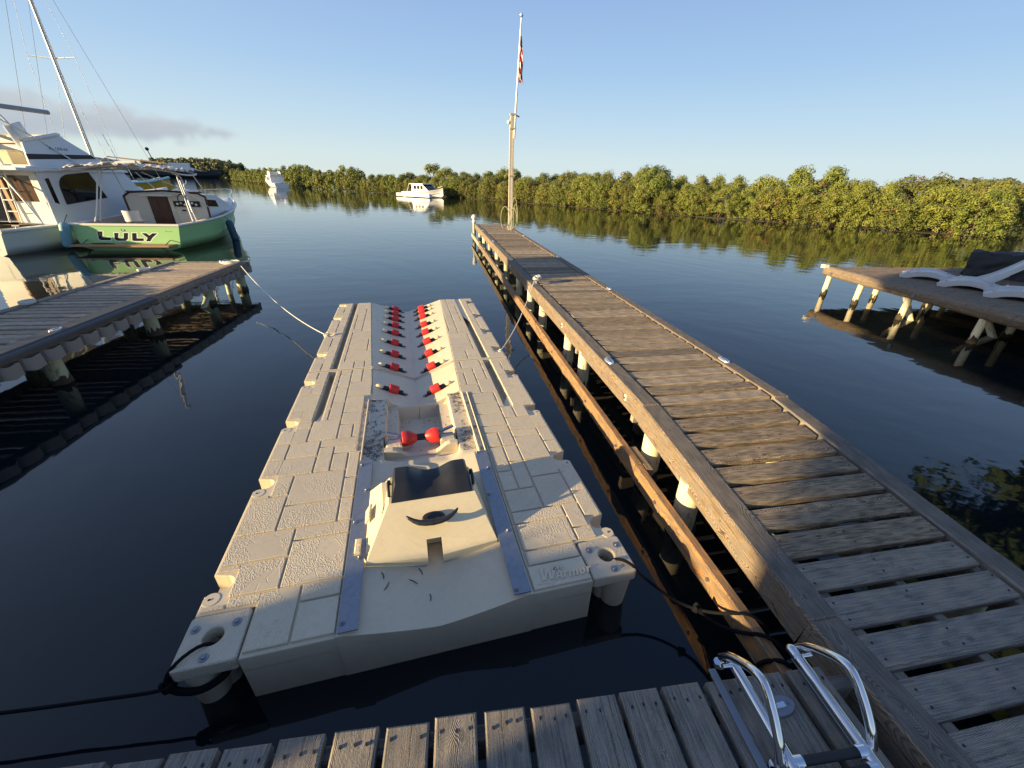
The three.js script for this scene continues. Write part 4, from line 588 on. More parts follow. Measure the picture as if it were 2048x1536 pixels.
  const fend = new THREE.CapsuleGeometry(.12, .5, 6, 16); for (const [fx, fy, fz, tilt, c] of [[-1.56, .42, .1, -.28, std(.20, .38, .45, .45)], [1.66, .30, -2.5, .12, std(.015, .06, .11, .45)]]) { const f = thing('boat_fender', fx < 0 ? 'pale blue fender hung at the green boat stern corner' : 'navy blue fender hung on the green boat side', 'fender'); B.updateMatrixWorld(true); f.position.copy(B.localToWorld(V(fx, fy, fz))); f.rotation.z = tilt; part(f, 'bumper', fend, c); part(f, 'lanyard', rod([0, .36, 0], [-.12 * Math.sign(fx), .62, 0], .008), M.blackRope); }
}
{ // the white sport fisher
  const B = thing('white_sport_boat', 'white cabin cruiser with flybridge, dark side window and tube frames, moored behind the finger dock', 'boat'); B.position.set(-14.98, 0, -10.95); B.rotation.y = .03;
  const st = [[0, 1.50, .62, 1.38, .05, -.5], [2, 1.60, .66, 1.45, .06, -.55], [4.5, 1.62, .80, 1.42, .1, -.55], [7, 1.25, 1.02, .9, .2, -.5], [8.8, .55, 1.25, .25, .45, -.2], [9.6, .03, 1.38, .01, .75, .4]];
  const hullWhite = std(.66, .69, .64, .3); const { g, S } = hullGeo(st); part(B, 'hull', g, hullWhite);
  const prof = [[-1.5, .62], [1.5, .62], [1.38, .05], [0, -.5], [-1.38, .05]]; part(B, 'transom', new THREE.ShapeGeometry(new THREE.Shape(prof.map(([a, b]) => new THREE.Vector2(a, b)))), hullWhite);
  for (const sg of [1, -1]) part(B, 'rub_rail', chain(sheerPts(S, -.02).map((p) => V(p.x * sg, p.y, p.z)), .028, 8), std(.5, .5, .44, .5));
  part(B, 'foredeck', deckGeo(S, 1.5, 9.6, .01, .02, .05), whiteGel); part(B, 'cockpit_sole', deckGeo(S, 0, 2, -.45, .2, 0), cream); for (const sg of [1, -1]) { put(part(B, 'cockpit_coaming', timber(.30, .04, 1.85, .008), whiteGel), sg * 1.4, .645, -.9); put(part(B, 'cockpit_liner', timber(.03, .5, 1.8, .004), cream), sg * 1.25, .4, -.9); } put(part(B, 'transom_cap', timber(2.9, .05, .3, .01), whiteGel), 0, .64, -.14); put(part(B, 'stern_cleat', merge([rod([-.1, .05, 0], [.1, .05, 0], .014), rod([0, 0, 0], [0, .05, 0], .02)]), M.galv), 1.36, .665, -.55);
  // deckhouse
  const wallTone = std(.72, .70, .64, .4);
  const house = part(B, 'deckhouse_side', sidePanel([[1.65, .66], [1.72, 2.06], [4.6, 2.12], [5.6, .95], [5.6, .8]], 1.36, .05), std(.66, .68, .70, .35)); part(B, 'deckhouse_side', sidePanel([[1.65, .66], [1.72, 2.06], [4.6, 2.12], [5.6, .95], [5.6, .8]], -1.36, .05), whiteGel);
  const win = new THREE.Shape(); win.moveTo(2.18, 1.18); win.lineTo(2.20, 1.62); win.quadraticCurveTo(2.24, 1.90, 2.55, 1.97); win.lineTo(3.30, 2.04); win.lineTo(3.62, 1.32); win.closePath(); const wg = new THREE.ExtrudeGeometry(win, { depth: .02, bevelEnabled: false }); wg.rotateY(Math.PI / 2); const w = part(B, 'side_window', wg, glassDark); w.position.x = 1.385; { const wf = win.getPoints(8).map((q) => V(1.4, q.y, -q.x)); part(w, 'window_frame', chain([...wf, wf[0]], .014, 6), M.rubber).position.x = -1.385; } part(B, 'side_window', sidePanel([[1.86, 1.24], [1.86, 1.86], [1.97, 1.88], [1.97, 1.2]], 1.385, .02), glassDark);
  // aft bulkhead: door opening on the port side, window on the starboard side
  put(part(B, 'aft_wall', timber(.95, .62, .04, .006), wallTone), .86, .95, -1.68); put(part(B, 'aft_wall', timber(.95, .12, .04, .006), wallTone), .86, 2.0, -1.7); put(part(B, 'aft_wall', timber(.20, .72, .04, .006), wallTone), 1.26, 1.62, -1.69); put(part(B, 'aft_wall', timber(.10, 1.4, .04, .006), teak), .33, 1.34, -1.66); put(part(B, 'aft_wall', timber(.9, 1.42, .04, .006), wallTone), -.92, 1.34, -1.69);
  put(part(B, 'aft_window', timber(.8, .72, .012, .002), std(.10, .055, .03, .12)), .77, 1.62, -1.70); put(part(B, 'curtain', timber(.78, .3, .02, .004), std(.42, .2, .07, .9)), .77, 1.78, -1.80); part(B, 'saloon_sole', box(2.6, .02, 3.6, 0, .62, -3.5), std(.12, .06, .03, .6)); put(part(B, 'saloon_settee', timber(.7, .4, 1.5, .05), std(.45, .33, .2, .8)), -.1, .84, -3.0); put(part(B, 'door_frame', timber(.05, 1.42, .06, .006), teak), -.47, 1.34, -1.66); part(B, 'saloon_front', box(2.6, 1.4, .04, 0, 1.38, -4.7), std(.16, .08, .04, .7));
  const rf = slab([[-1.5, 0], [1.46, 0], [1.46, .05], [0, .10], [-1.5, .05]], 3.6); put(part(B, 'house_roof', rf, whiteGel), 0, 2.08, -4.75); const ws = slab([[-1.34, 0], [1.34, 0], [1.2, 1.55], [-1.2, 1.55]], .03); put(part(B, 'windscreen', ws, glassDark), 0, .95, -5.62, 0, .86);
  // flybridge
  const fbp = [[1.72, 2.16], [1.78, 2.76], [2.9, 3.02], [4.0, 2.40], [4.1, 2.16]]; for (const sg of [1, -1]) { part(B, 'flybridge_side', sidePanel(fbp, sg * 1.28, .05), std(.66, .68, .70, .35)); part(B, 'side_stripe', sidePanel([[1.74, 2.36], [1.74, 2.48], [3.72, 2.54], [3.86, 2.45]], sg * 1.31, .015), M.black); }
  const nt = document.createElement('canvas'); nt.width = 256; nt.height = 64; const nx = nt.getContext('2d'); nx.fillStyle = 'rgb(' + [.66, .68, .70].map(lin2s).join(',') + ')'; nx.fillRect(0, 0, 256, 64); nx.fillStyle = '#1b1d22'; nx.font = 'bold 44px sans-serif'; nx.fillText('PR-1250-AA', 4, 48); const nTex = new THREE.CanvasTexture(nt); nTex.colorSpace = THREE.SRGBColorSpace; const ng = new THREE.PlaneGeometry(.62, .15); ng.rotateY(Math.PI / 2); put(part(B, 'registration_number', ng, new THREE.MeshStandardMaterial({ map: nTex, roughness: .4 })), 1.3175, 2.66, -2.75);
  const coam = part(B, 'flybridge_coaming', tubeOf([[-1.28, 2.80, -1.8], [-1.28, 3.04, -2.9], [-.8, 3.02, -3.3], [.8, 3.02, -3.3], [1.28, 3.04, -2.9], [1.28, 2.80, -1.8]], .05, 60, 8), cream); part(B, 'flybridge_front', slab([[-1.25, 2.2], [1.25, 2.2], [1.0, 3.02], [-1.0, 3.02]], .04).translate(0, 0, -3.35), cream); put(part(B, 'flybridge_floor', timber(2.6, .03, 2.3, .004), cream), 0, 2.2, -2.9); put(part(B, 'helm_console', timber(1.3, .5, .45, .04), whiteGel), -.1, 2.5, -2.9); put(part(B, 'helm_bench', timber(1.5, .36, .4, .05), std(.6, .5, .33, .7)), -.1, 2.4, -2.1); put(part(B, 'side_fin', timber(.035, .55, .5, .01), whiteGel), 1.1, 2.95, -2.0, 0, .3);
  const tube = (pts, r = .024) => part(B, 'frame_tube', tubeOf(pts, r, 30, 8), M.white);
  // tower and bimini
  const bg = new THREE.PlaneGeometry(2.5, 2.0, 24, 12); bg.rotateX(-Math.PI / 2); const bp = bg.attributes.position; for (let i = 0; i < bp.count; i++) bp.setY(i, .14 * (1 - Math.pow(bp.getX(i) / 1.25, 2)) - .03 * Math.pow(bp.getZ(i), 2) + .01 * n2(bp.getX(i) * 5, bp.getZ(i) * 5)); bg.computeVertexNormals(); put(part(B, 'bimini_cloth', bg, std(.34, .37, .40, .8, 0, { side: THREE.DoubleSide })), -.18, 3.62, -2.15); part(B, 'bimini_valance', chain([[1.07, 3.60, -1.15], [1.07, 3.62, -3.15]], .06, 8), std(.30, .32, .34, .7)); part(B, 'bimini_valance', chain([[-1.4, 3.60, -1.15], [-.2, 3.74, -1.15], [1.07, 3.60, -1.15]], .055, 8), std(.34, .36, .38, .7));
  tube([[.25, 2.1, -1.75], [.35, 2.8, -1.6], [.1, 3.68, -1.4]]); tube([[.55, 2.1, -1.75], [.55, 2.8, -1.65], [.35, 3.68, -1.45]]); tube([[1.22, 2.82, -1.9], [1.15, 3.2, -1.8], [1.05, 3.62, -1.6]]); tube([[.95, 3.6, -1.2], [1.3, 2.9, -2.2], [1.38, 2.15, -3.3]], .018); tube([[.25, 2.15, -1.75], [.9, 1.55, -1.4], [1.38, .72, -1.25]], .022); tube([[.25, 2.9, -1.62], [.15, 2.1, -1.5], [.1, 1.9, -1.45]], .022); tube([[-.9, 2.1, -1.75], [-.9, 3.68, -1.5]]);
  part(B, 'flybridge_ladder', merge([rod([.2, .7, -1.5], [.35, 2.2, -1.62], .02), rod([.55, .7, -1.5], [.62, 2.2, -1.62], .02), ...[1, 1.3, 1.6, 1.9].map((y) => rod([.24 + (y - 1) * .09, y, -1.53], [.58, y, -1.53], .016))]), M.white); part(B, 'overhang_rail', chain([[-1.4, 2.14, -1.5], [1.4, 2.16, -1.5], [1.42, 2.16, -2.4]], .025), M.white); put(part(B, 'aft_overhang', timber(2.9, .05, .5, .01), whiteGel), 0, 2.07, -1.6);
  for (const f of [4.8, 5.8, 6.8, 7.9]) { const q = S.find((s) => s[0] >= f); part(B, 'stanchion', rod([q[1] - .08, q[2], -f], [q[1] - .05, q[2] + .45, -f], .012), M.steel); } part(B, 'side_rail', tubeOf([[1.52, 1.22, -4.6], [1.4, 1.35, -6], [1.05, 1.5, -7.4], [.5, 1.68, -8.8], [0, 1.8, -9.6]], .014, 40, 8), M.steel);
}
{ // sailing boat whose mast rises behind
  const B = thing('sailing_boat', 'sailing boat with tall pale mast, spreaders and wire stays behind the white cruiser', 'boat'); B.position.set(-22.5, 0, -24.1); B.rotation.y = .1;
  const st = [[-4.2, .9, .85, .7, .15, -.3], [-2, 1.35, .85, 1.1, .1, -.5], [1, 1.45, .92, 1.15, .1, -.6], [3.5, .8, 1.05, .5, .25, -.4], [5, .03, 1.2, .01, .6, .2]]; const { g, S } = hullGeo(st); part(B, 'hull', g, whiteGel); part(B, 'deck', deckGeo(S, -4.2, 5, 0, .01, .08), cream); put(part(B, 'coachroof', timber(1.7, .38, 3.2, .1), whiteGel), 0, 1.15, 0); const tr = new THREE.ShapeGeometry(new THREE.Shape([[-.9, .85], [.9, .85], [.7, .15], [0, -.3], [-.7, .15]].map(([a, b]) => new THREE.Vector2(a, b)))); put(part(B, 'transom', tr, whiteGel), 0, 0, 4.2);
  part(B, 'mast', rod([0, 1.2, 0], [0, 12.5, 0], .085, .07, 14), std(.70, .66, .56, .4, .1)); part(B, 'sail_track', rod([.02, 1.3, .09], [.02, 12.4, .08], .02, .02, 6), M.galv); part(B, 'boom', rod([0, 2.0, .1], [0, 2.1, 3.6], .06, .05, 10), M.white); part(B, 'furled_sail', rod([0, 2.14, .2], [0, 2.2, 3.3], .1, .07, 10), std(.25, .3, .4, .8));
  const sp = 6.9; for (const sg of [1, -1]) { part(B, 'spreader', rod([0, sp, 0], [sg * 1.05, sp + .06, .1], .028, .02, 8), M.white); part(B, 'shroud', chain([[sg * 1.4, .95, .1], [sg * 1.05, sp + .06, .1], [sg * .05, 12.3, 0]], .008, 6), M.galv); part(B, 'shroud', chain([[sg * 1.38, .95, .5], [0, sp - .1, 0]], .008, 6), M.galv); } part(B, 'stay', chain([[0, 1.2, -4.9], [0, 12.4, 0]], .009, 6), M.galv); part(B, 'stay', chain([[0, .9, 4.1], [0, 12.4, 0]], .009, 6), M.galv); part(B, 'stay', chain([[.7, .9, 3.9], [0, 9.4, 0]], .008, 6), M.galv); part(B, 'halyard', chain([[.3, 1.3, .4], [.12, 12.2, 0]], .006, 6), M.galv);
}
function cruiser(name, label, x, z, ry, L, kind) {
  const B = thing(name, label, 'boat'); B.position.set(x, 0, z); B.rotation.y = ry; const b = L * .17, s = L * .105;
  const st = [[-L / 2, b * .9, s * .85, b * .8, .1, -.3], [-L * .2, b, s * .9, b * .85, .12, -.4], [L * .15, b * .92, s * 1.05, b * .6, .2, -.4], [L * .38, b * .5, s * 1.35, b * .15, .45, -.1], [L / 2, .03, s * 1.6, .01, s * .8, s * .4]];
  const { g, S } = hullGeo(st); part(B, 'hull', g, whiteGel); part(B, 'deck', deckGeo(S, -L / 2, L / 2, 0, .01, .06), whiteGel); const tr = new THREE.ShapeGeometry(new THREE.Shape([[-b * .9, s * .85], [b * .9, s * .85], [b * .8, .1], [0, -.3], [-b * .8, .1]].map(([a, q]) => new THREE.Vector2(a, q)))); put(part(B, 'transom', tr, whiteGel), 0, 0, L / 2);
  part(B, 'boot_stripe', chain(S.map(([f, bb, ss2, bc, cy]) => V(bc + .012, cy + .03, -f)), .03, 6), std(.03, .06, .16, .4));
  const h = L * .13; for (const sg of [1, -1]) part(B, 'cabin_side', sidePanel([[-L * .22, s * .9], [-L * .2, s + h], [L * .08, s + h], [L * .24, s * 1.15]], sg * b * .78, .06), whiteGel); put(part(B, 'cabin_roof', timber(b * 1.75, .08, L * .36, .03), whiteGel), 0, s + h + .03, L * .07); const fr = slab([[-b * .78, 0], [b * .78, 0], [b * .7, L * .2], [-b * .7, L * .2]], .04); put(part(B, 'windscreen', fr, glassDark), 0, s * 1.12, -L * .24, 0, .95); put(part(B, 'cabin_aft', timber(b * 1.5, h, .05, .01), whiteGel), 0, s * .95 + h / 2, L * .2);
  for (const sg of [1, -1]) for (const f of [-.15, -.06, .03]) part(B, 'side_window', sidePanel([[L * f, s + h * .32], [L * f, s + h * .78], [L * (f + .065), s + h * .78], [L * (f + .065), s + h * .32]], sg * (b * .78 + .035), .02), glassDark);
  if (kind === 'fly') { for (const sg of [1, -1]) part(B, 'flybridge_side', sidePanel([[-L * .17, s + h], [-L * .15, s + h * 1.6], [L * .02, s + h * 1.7], [L * .07, s + h]], sg * b * .66, .05), whiteGel); put(part(B, 'flybridge_front', timber(b * 1.3, h * .6, .05, .01), whiteGel), 0, s + h * 1.35, -L * .03); put(part(B, 'canopy', timber(b * 1.3, .05, L * .16, .02), cream), 0, s + h * 2.15, L * .06); for (const sg of [1, -1]) for (const f of [-.12, .0]) part(B, 'canopy_post', rod([sg * b * .6, s + h * 1.4, -L * f], [sg * b * .6, s + h * 2.15, -L * f], .025), M.white); part(B, 'antenna', rod([b * .3, s + h * 2.1, L * .1], [b * .3, s + h * 3.1, L * .12], .012), M.white); }
  else { put(part(B, 'side_float', timber(b * .5, s * .55, L * .9, .12), whiteGel), b * 1.6, s * .4, .2); put(part(B, 'bathing_platform', timber(b * 1.9, .1, L * .16, .03), whiteGel), 0, s * .55, L * .56); part(B, 'canopy_frame', chain([[-b * .7, s, L * .36], [-b * .7, s + h * 1.0, L * .3], [b * .7, s + h * 1.0, L * .3], [b * .7, s, L * .36]], .03), M.white); part(B, 'side_hatch', sidePanel([[-.4, s * .5], [-.4, s * .8], [1.0, s * .8], [1.0, s * .5]], -b * .97, .02), glassDark); part(B, 'life_ring', moved(new THREE.TorusGeometry(.2, .06, 8, 18), -b, s * .8, -L * .12, 0, Math.PI / 2), M.black); part(B, 'rail', chain([[-b * .8, s * 1.1, -L * .2], [-b * .8, s * 1.6, -L * .2], [-b * .3, s * 1.9, -L * .42], [0, s * 2.0, -L * .48]], .02), M.white); }
  return B;
}
cruiser('motor_yacht', 'white flybridge motor yacht anchored before the mangroves, bow turned to open water', -48, -88.5, .75, 8.6, 'fly');
cruiser('work_catamaran', 'low white catamaran with small square wheelhouse lying close to the mangroves', -12.0, -57.6, -2.13, 6.4, 'cat');
{ // long bright skiff and others in the distance
  const B = thing('painted_skiff', 'light blue and yellow open skiff loaded with gear beyond the green boat', 'boat'); const p = at(262, 384, 0); B.position.copy(p); B.rotation.y = -1.05; const st = [[-4, .9, .95, .8, .1, -.2], [-1, 1.1, .9, .9, .1, -.3], [2, .9, 1.0, .6, .2, -.2], [4, .03, 1.5, .01, .7, .3]]; const { g, S } = hullGeo(st); part(B, 'hull', g, std(.55, .36, .05, .4)); for (const sg of [1, -1]) part(B, 'wash_strake', chain(S.map(([f, b, s]) => V(sg * b, s + .1, -f)), .14, 8), std(.32, .60, .68, .4)); part(B, 'deck', deckGeo(S, -4, 4, 0, .02, .02), std(.55, .58, .58, .6)); const tr = new THREE.ShapeGeometry(new THREE.Shape([[-.9, .95], [.9, .95], [.8, .1], [0, -.2], [-.8, .1]].map(([a, q]) => new THREE.Vector2(a, q)))); put(part(B, 'transom', tr, std(.32, .60, .68, .4)), 0, 0, 4); for (const [z, w, h] of [[-1.5, .9, .5], [0, .7, .8], [1.6, 1.0, .45], [2.8, .6, .9]]) put(part(B, 'gear_box', timber(w, h, w, .05), z > 1 ? M.white : std(.2, .2, .2, .7)), .1, .95 + h / 2, z); for (const z of [-.8, .6, 2.2]) part(B, 'rod', rod([.2, .9, z], [.5, 3.0, z + .3], .02), M.white);
  const W = thing('white_launch', 'small white launch moored behind the painted skiff', 'boat'); W.position.copy(p).multiplyScalar(1.25); W.position.y = 0; W.rotation.y = -1.1; const w2 = hullGeo(st); part(W, 'hull', w2.g, whiteGel); part(W, 'deck', deckGeo(w2.S, -4, 4, 0, .02, .05), whiteGel); part(W, 'transom', tr.clone().translate(0, 0, 4), whiteGel); put(part(W, 'console', timber(.8, 1.0, .8, .05), whiteGel), 0, 1.4, .8);
  const D = thing('dark_barge', 'long dark barge with low white house far along the shore', 'boat'); D.position.copy(at(312, 353.5, 0)); D.rotation.y = -1.0; const L = 60; part(D, 'hull', hullGeo([[-L / 2, 5, 3.2, 4.6, .5, -1], [0, 5.2, 3, 4.8, .5, -1], [L * .35, 4.5, 3.4, 3.6, .6, -1], [L / 2, .3, 4.6, .2, 2, 1]]).g, std(.03, .035, .045, .6)); put(part(D, 'deck_house', timber(7, 4, 9, .2), whiteGel), 0, 5, -12); put(part(D, 'deck', timber(9, .3, L * .8, .05), std(.2, .2, .2, .8)), 0, 3.2, 0);
}
// ---------- dock with the loungers ----------
const RD = thing('lounger_dock', 'timber dock on pale mossy piles carrying white loungers', 'dock');
RD.position.set(6.85, 0, -9.1); RD.rotation.y = .075;                                        // local +z runs to the shore, +x away from the water between
{
  const r = rngOf(66), YD = .56, vars = [...Array(5)].map((_, k) => timber(4.2, .036, .135, .005, k * .3)); for (let i = 0; i < 54; i++) put(part(RD, 'plank', vars[i % 5], pick(BEAM, r)), 2.27, YD - .018 + (r() - .5) * .004, .09 + i * .152, (r() - .5) * .006);
  const log = (z0, z1, k) => { const g = new THREE.CylinderGeometry(.105, .11, z1 - z0, 18, 8); g.rotateX(Math.PI / 2); const uv = g.attributes.uv, p = g.attributes.position; for (let i = 0; i < p.count; i++) { const kk = 1 + .05 * n3(p.getX(i) * 6, p.getZ(i) * 3 + k, p.getY(i) * 6); p.setX(i, p.getX(i) * kk); p.setY(i, p.getY(i) * kk * .95); uv.setXY(i, p.getZ(i) / 1.2, Math.atan2(p.getY(i), p.getX(i)) / 2); } g.computeVertexNormals(); put(part(RD, 'edge_log', g, BEAM[k % 3]), .06, YD - .075, (z0 + z1) / 2); }; log(0, 3.2, 0); log(3.2, 6.4, 1); log(6.4, 8.2, 2);
  put(part(RD, 'end_log', (() => { const g = new THREE.CylinderGeometry(.09, .09, 4.2, 16); g.rotateZ(Math.PI / 2); return g; })(), BEAM[0]), 2.2, YD - .08, -.02); put(part(RD, 'stringer', timber(.07, .14, 8, .004), BEAM[1]), 1.5, .44, 4.1); put(part(RD, 'stringer', timber(.07, .14, 8, .004), BEAM[1]), 2.9, .44, 4.1);
  const bolt = new THREE.CylinderGeometry(.03, .03, .03, 10); bolt.rotateZ(Math.PI / 2); for (const z of [.25, 2.1, 4.2, 6.2]) put(part(RD, 'bolt', bolt, M.galv), -.045, YD - .09, z);
  for (const [x, z] of [[.05, .12], [.06, .95], [.06, 1.95], [.08, 3.15], [.06, 4.4], [.08, 5.6], [.9, .5], [.95, 1.6], [1.0, 2.9], [1.6, 1.0], [1.7, 2.4], [2.9, .3], [2.9, 2.0], [2.9, 4], [1.4, 4.2]]) pile(RD, x, z, .5, .052, M.pile, x * 5 + z * 3);
  part(RD, 'brace', rod([.4, .45, 1.5], [.15, -.3, 2.3], .05, .05, 10), M.pile); part(RD, 'brace', rod([.9, .45, 2.4], [.7, -.3, 3.2], .05, .05, 10), M.pile); put(part(RD, 'corner_block', timber(.1, .07, .12, .01), M.pvc), -.05, YD + .03, .02);
}
{ // resin loungers: a wavy bed on moulded legs
  const mat = std(.55, .55, .56, .4), bed = [[0, .045], [.10, .085], [.24, .135], [.40, .155], [.56, .135], [.74, .075], [.90, .055], [1.06, .09], [1.22, .20], [1.40, .36], [1.56, .52], [1.63, .56]];
  function lounger() {
    const G = new THREE.Group(), w = .58, curve = new THREE.CatmullRomCurve3(bed.map(([x, y]) => V(x, y, 0))), P = curve.getPoints(60);
    const prof = new THREE.Shape([...P.map((p) => new THREE.Vector2(p.x, p.y)), ...P.slice().reverse().map((p) => new THREE.Vector2(p.x + .016, Math.max(.004, p.y - .085)))]);
    for (const z of [-w / 2, w / 2 - .05]) { const g = new THREE.ExtrudeGeometry(prof, { depth: .05, bevelEnabled: true, bevelSize: .006, bevelThickness: .006, bevelSegments: 2 }); part(G, 'side_frame', g, mat).position.z = z; }
    const sheet = new THREE.Shape([...P.map((p) => new THREE.Vector2(p.x + .004, p.y - .012)), ...P.slice().reverse().map((p) => new THREE.Vector2(p.x + .009, p.y - .026))]); part(G, 'bed', new THREE.ExtrudeGeometry(sheet, { depth: w - .09, bevelEnabled: false }), mat).position.z = -w / 2 + .045;
    for (const z of [-w / 2 + .025, w / 2 - .025]) { part(G, 'leg', merge([chain([[.10, .12, z], [.16, .02, z]], .024, 8), chain([[.26, .15, z], [.16, .02, z]], .024, 8)]), mat); part(G, 'leg', sidePanel([[-.12, 0], [.16, 0], [.40, .24], [.30, .24]], 0, .035).rotateY(-Math.PI / 2).translate(1.0, 0, z), mat); }
    return G;
  }
  const proto = lounger(); RD.updateMatrixWorld(true); const labels = ['white wavy resin lounger at the water end of the row on timber dock', 'white wavy resin lounger second in the row on the timber dock', 'white wavy resin lounger third in the row on the timber dock', 'white wavy resin lounger fourth in the row on the timber dock'];
  labels.forEach((l, i) => { const o = i ? proto.clone() : proto; reg(o, 'lounger', l, 'lounger', 'loungers on the timber dock'); o.position.set(7.9 + .05 * i, .56, -8.42 + i * .76); o.rotation.y = -.80 + .03 * Math.sin(i * 5); });
  const bag = thing('dark_tarpaulin_bundle', 'charcoal covered bundle standing behind the loungers', 'bundle'); bag.position.set(10.3, .56, -8.0); bag.rotation.y = .75; const g = new THREE.BoxGeometry(.55, .52, 2.2, 14, 12, 30), p = g.attributes.position; for (let i = 0; i < p.count; i++) { const y = p.getY(i) + .26, k = 1 - .25 * ss(.3, .6, y), n = .03 * n3(p.getX(i) * 4, y * 4, p.getZ(i) * 4) + .014 * n3(p.getX(i) * 11, y * 11, p.getZ(i) * 11); p.setXYZ(i, p.getX(i) * k + n, y * (.93 + .06 * n2(p.getZ(i) * 1.8, 3)) + n, p.getZ(i) * (.97 + .03 * k) + n); } g.computeVertexNormals(); part(bag, 'cover', g, std(.022, .026, .03, .7)); part(bag, 'strap', chain([[-.29, .0, -.4], [-.22, .5, -.4], [.22, .5, -.4], [.29, 0, -.4]], .018, 6), M.rubber);
}
// ---------- land ----------
function land(name, pts, y, mat, seed) { // ground sheet with a sloping, uneven edge
  const c = pts.reduce((a, p) => [a[0] + p[0] / pts.length, a[1] + p[1] / pts.length], [0, 0]), ring = []; const n = pts.length; for (let i = 0; i < n; i++) { const p = pts[i], q = pts[(i + 1) % n], L = Math.hypot(q[0] - p[0], q[1] - p[1]), k = Math.max(1, Math.round(L / 3)); for (let j = 0; j < k; j++) ring.push([lerp(p[0], q[0], j / k), lerp(p[1], q[1], j / k)]); }
  const pos = [], idx = [], m = ring.length; ring.forEach(([x, z], i) => { const w = 1 + .0 * i; const dx = x - c[0], dz = z - c[1], l = Math.hypot(dx, dz); const o = .35 * n2(x * .35 + seed, z * .35); pos.push(x + dx / l * (.5 + o), -.15, z + dz / l * (.5 + o), x - dx / l * .3, y + .05 * n2(x * .6, z * .6), z - dz / l * .3); }); pos.push(c[0], y + .1, c[1]); for (let i = 0; i < m; i++) { const a = i * 2, b = ((i + 1) % m) * 2; idx.push(a, a + 1, b + 1, a, b + 1, b, a + 1, 2 * m, b + 1); }
  let g = new THREE.BufferGeometry(); g.setAttribute('position', new THREE.Float32BufferAttribute(pos, 3)); g.setIndex(idx); g.computeVertexNormals(); return struct(name, g, mat);
}
const mud = std(.035, .026, .017, .9);
// ---------- foliage ----------
// a crown: leaf clumps spread through a volume; each leaf one folded quad of its own tint
function crownGeo(seed, { clumps, leaves, size, spread, shape, tint, up = .35 }) {
  const r = rngOf(seed), pos = [], nor = [], col = [];
  const leaf = (cx, cy, cz, nx, ny, nz, s, c) => {
    let l = Math.hypot(nx, ny, nz) || 1; nx /= l; ny /= l; nz /= l; let ax = r() - .5, ay = r() - .5, az = r() - .5; const d = ax * nx + ay * ny + az * nz; ax -= d * nx; ay -= d * ny; az -= d * nz; l = Math.hypot(ax, ay, az) || 1; ax /= l; ay /= l; az /= l; const bx = ny * az - nz * ay, by = nz * ax - nx * az, bz = nx * ay - ny * ax, w = s * .52;
    const P = [[-ax * s, -ay * s, -az * s], [bx * w, by * w, bz * w], [ax * s, ay * s, az * s], [-bx * w, -by * w, -bz * w]]; for (const k of [0, 2, 1, 0, 3, 2]) { pos.push(cx + P[k][0], cy + P[k][1], cz + P[k][2]); nor.push(nx, ny, nz); col.push(c[0], c[1], c[2]); }
  };
  for (let i = 0; i < clumps; i++) {
    const [x, y, z, R] = shape(r, i / clumps); const t = tint(r, x, y, z), n = Math.round(leaves * (.7 + .6 * r()));
    for (let k = 0; k < n; k++) { const a = r() * 6.283, c = r() * 2 - 1, q = Math.sqrt(1 - c * c), e = R * (.55 + .5 * Math.pow(r(), .5)) * spread, dx = q * Math.cos(a), dy = c, dz = q * Math.sin(a), f = .75 + .5 * r(); leaf(x + dx * e, y + dy * e * .85, z + dz * e, dx + (r() - .5) * 1.1, dy + up + (r() - .5) * .9, dz + (r() - .5) * 1.1, size * (.7 + .6 * r()), [t[0] * f, t[1] * f, t[2] * f]); }
  }
  const g = new THREE.BufferGeometry(); g.setAttribute('position', new THREE.Float32BufferAttribute(pos, 3)); g.setAttribute('normal', new THREE.Float32BufferAttribute(nor, 3)); g.setAttribute('color', new THREE.Float32BufferAttribute(col, 3)); return g;
}
const leafMat = new THREE.MeshPhysicalMaterial({ color: 0xffffff, vertexColors: true, roughness: .8, transmission: .22, thickness: 0, side: THREE.DoubleSide });
const barkMat = std(.10, .075, .05, .9);
function branches(seed, H, W, roots) { // trunk, forking limbs and, for mangroves, arching prop roots
  const r = rngOf(seed), parts = []; const limb = (a, dir, len, rad, depth) => { const b = a.clone().addScaledVector(dir, len); parts.push(rod(a, b, rad, rad * .62, 6)); if (depth) for (let k = 0; k < 3; k++) { const d = dir.clone().add(V((r() - .5) * 1.5, (r() - .2) * .7, (r() - .5) * 1.5)).normalize(); limb(b, d, len * (.55 + .3 * r()), rad * .6, depth - 1); } };
  for (let k = 0; k < 3; k++) limb(V((r() - .5) * W * .3, .1, (r() - .5) * W * .3), V((r() - .5) * .8, 1, (r() - .5) * .8).normalize(), H * .33, .07, 2);
  if (roots) for (let k = 0; k < 14; k++) { const a = r() * 6.28, q = W * (.2 + .32 * r()), h = .35 + r() * .6; parts.push(tubeOf([[Math.cos(a) * q * .35, h, Math.sin(a) * q * .35], [Math.cos(a) * q * .75, h * .75, Math.sin(a) * q * .75], [Math.cos(a) * q, -.3, Math.sin(a) * q]], .022, 8, 5)); }
  return merge(parts);
}
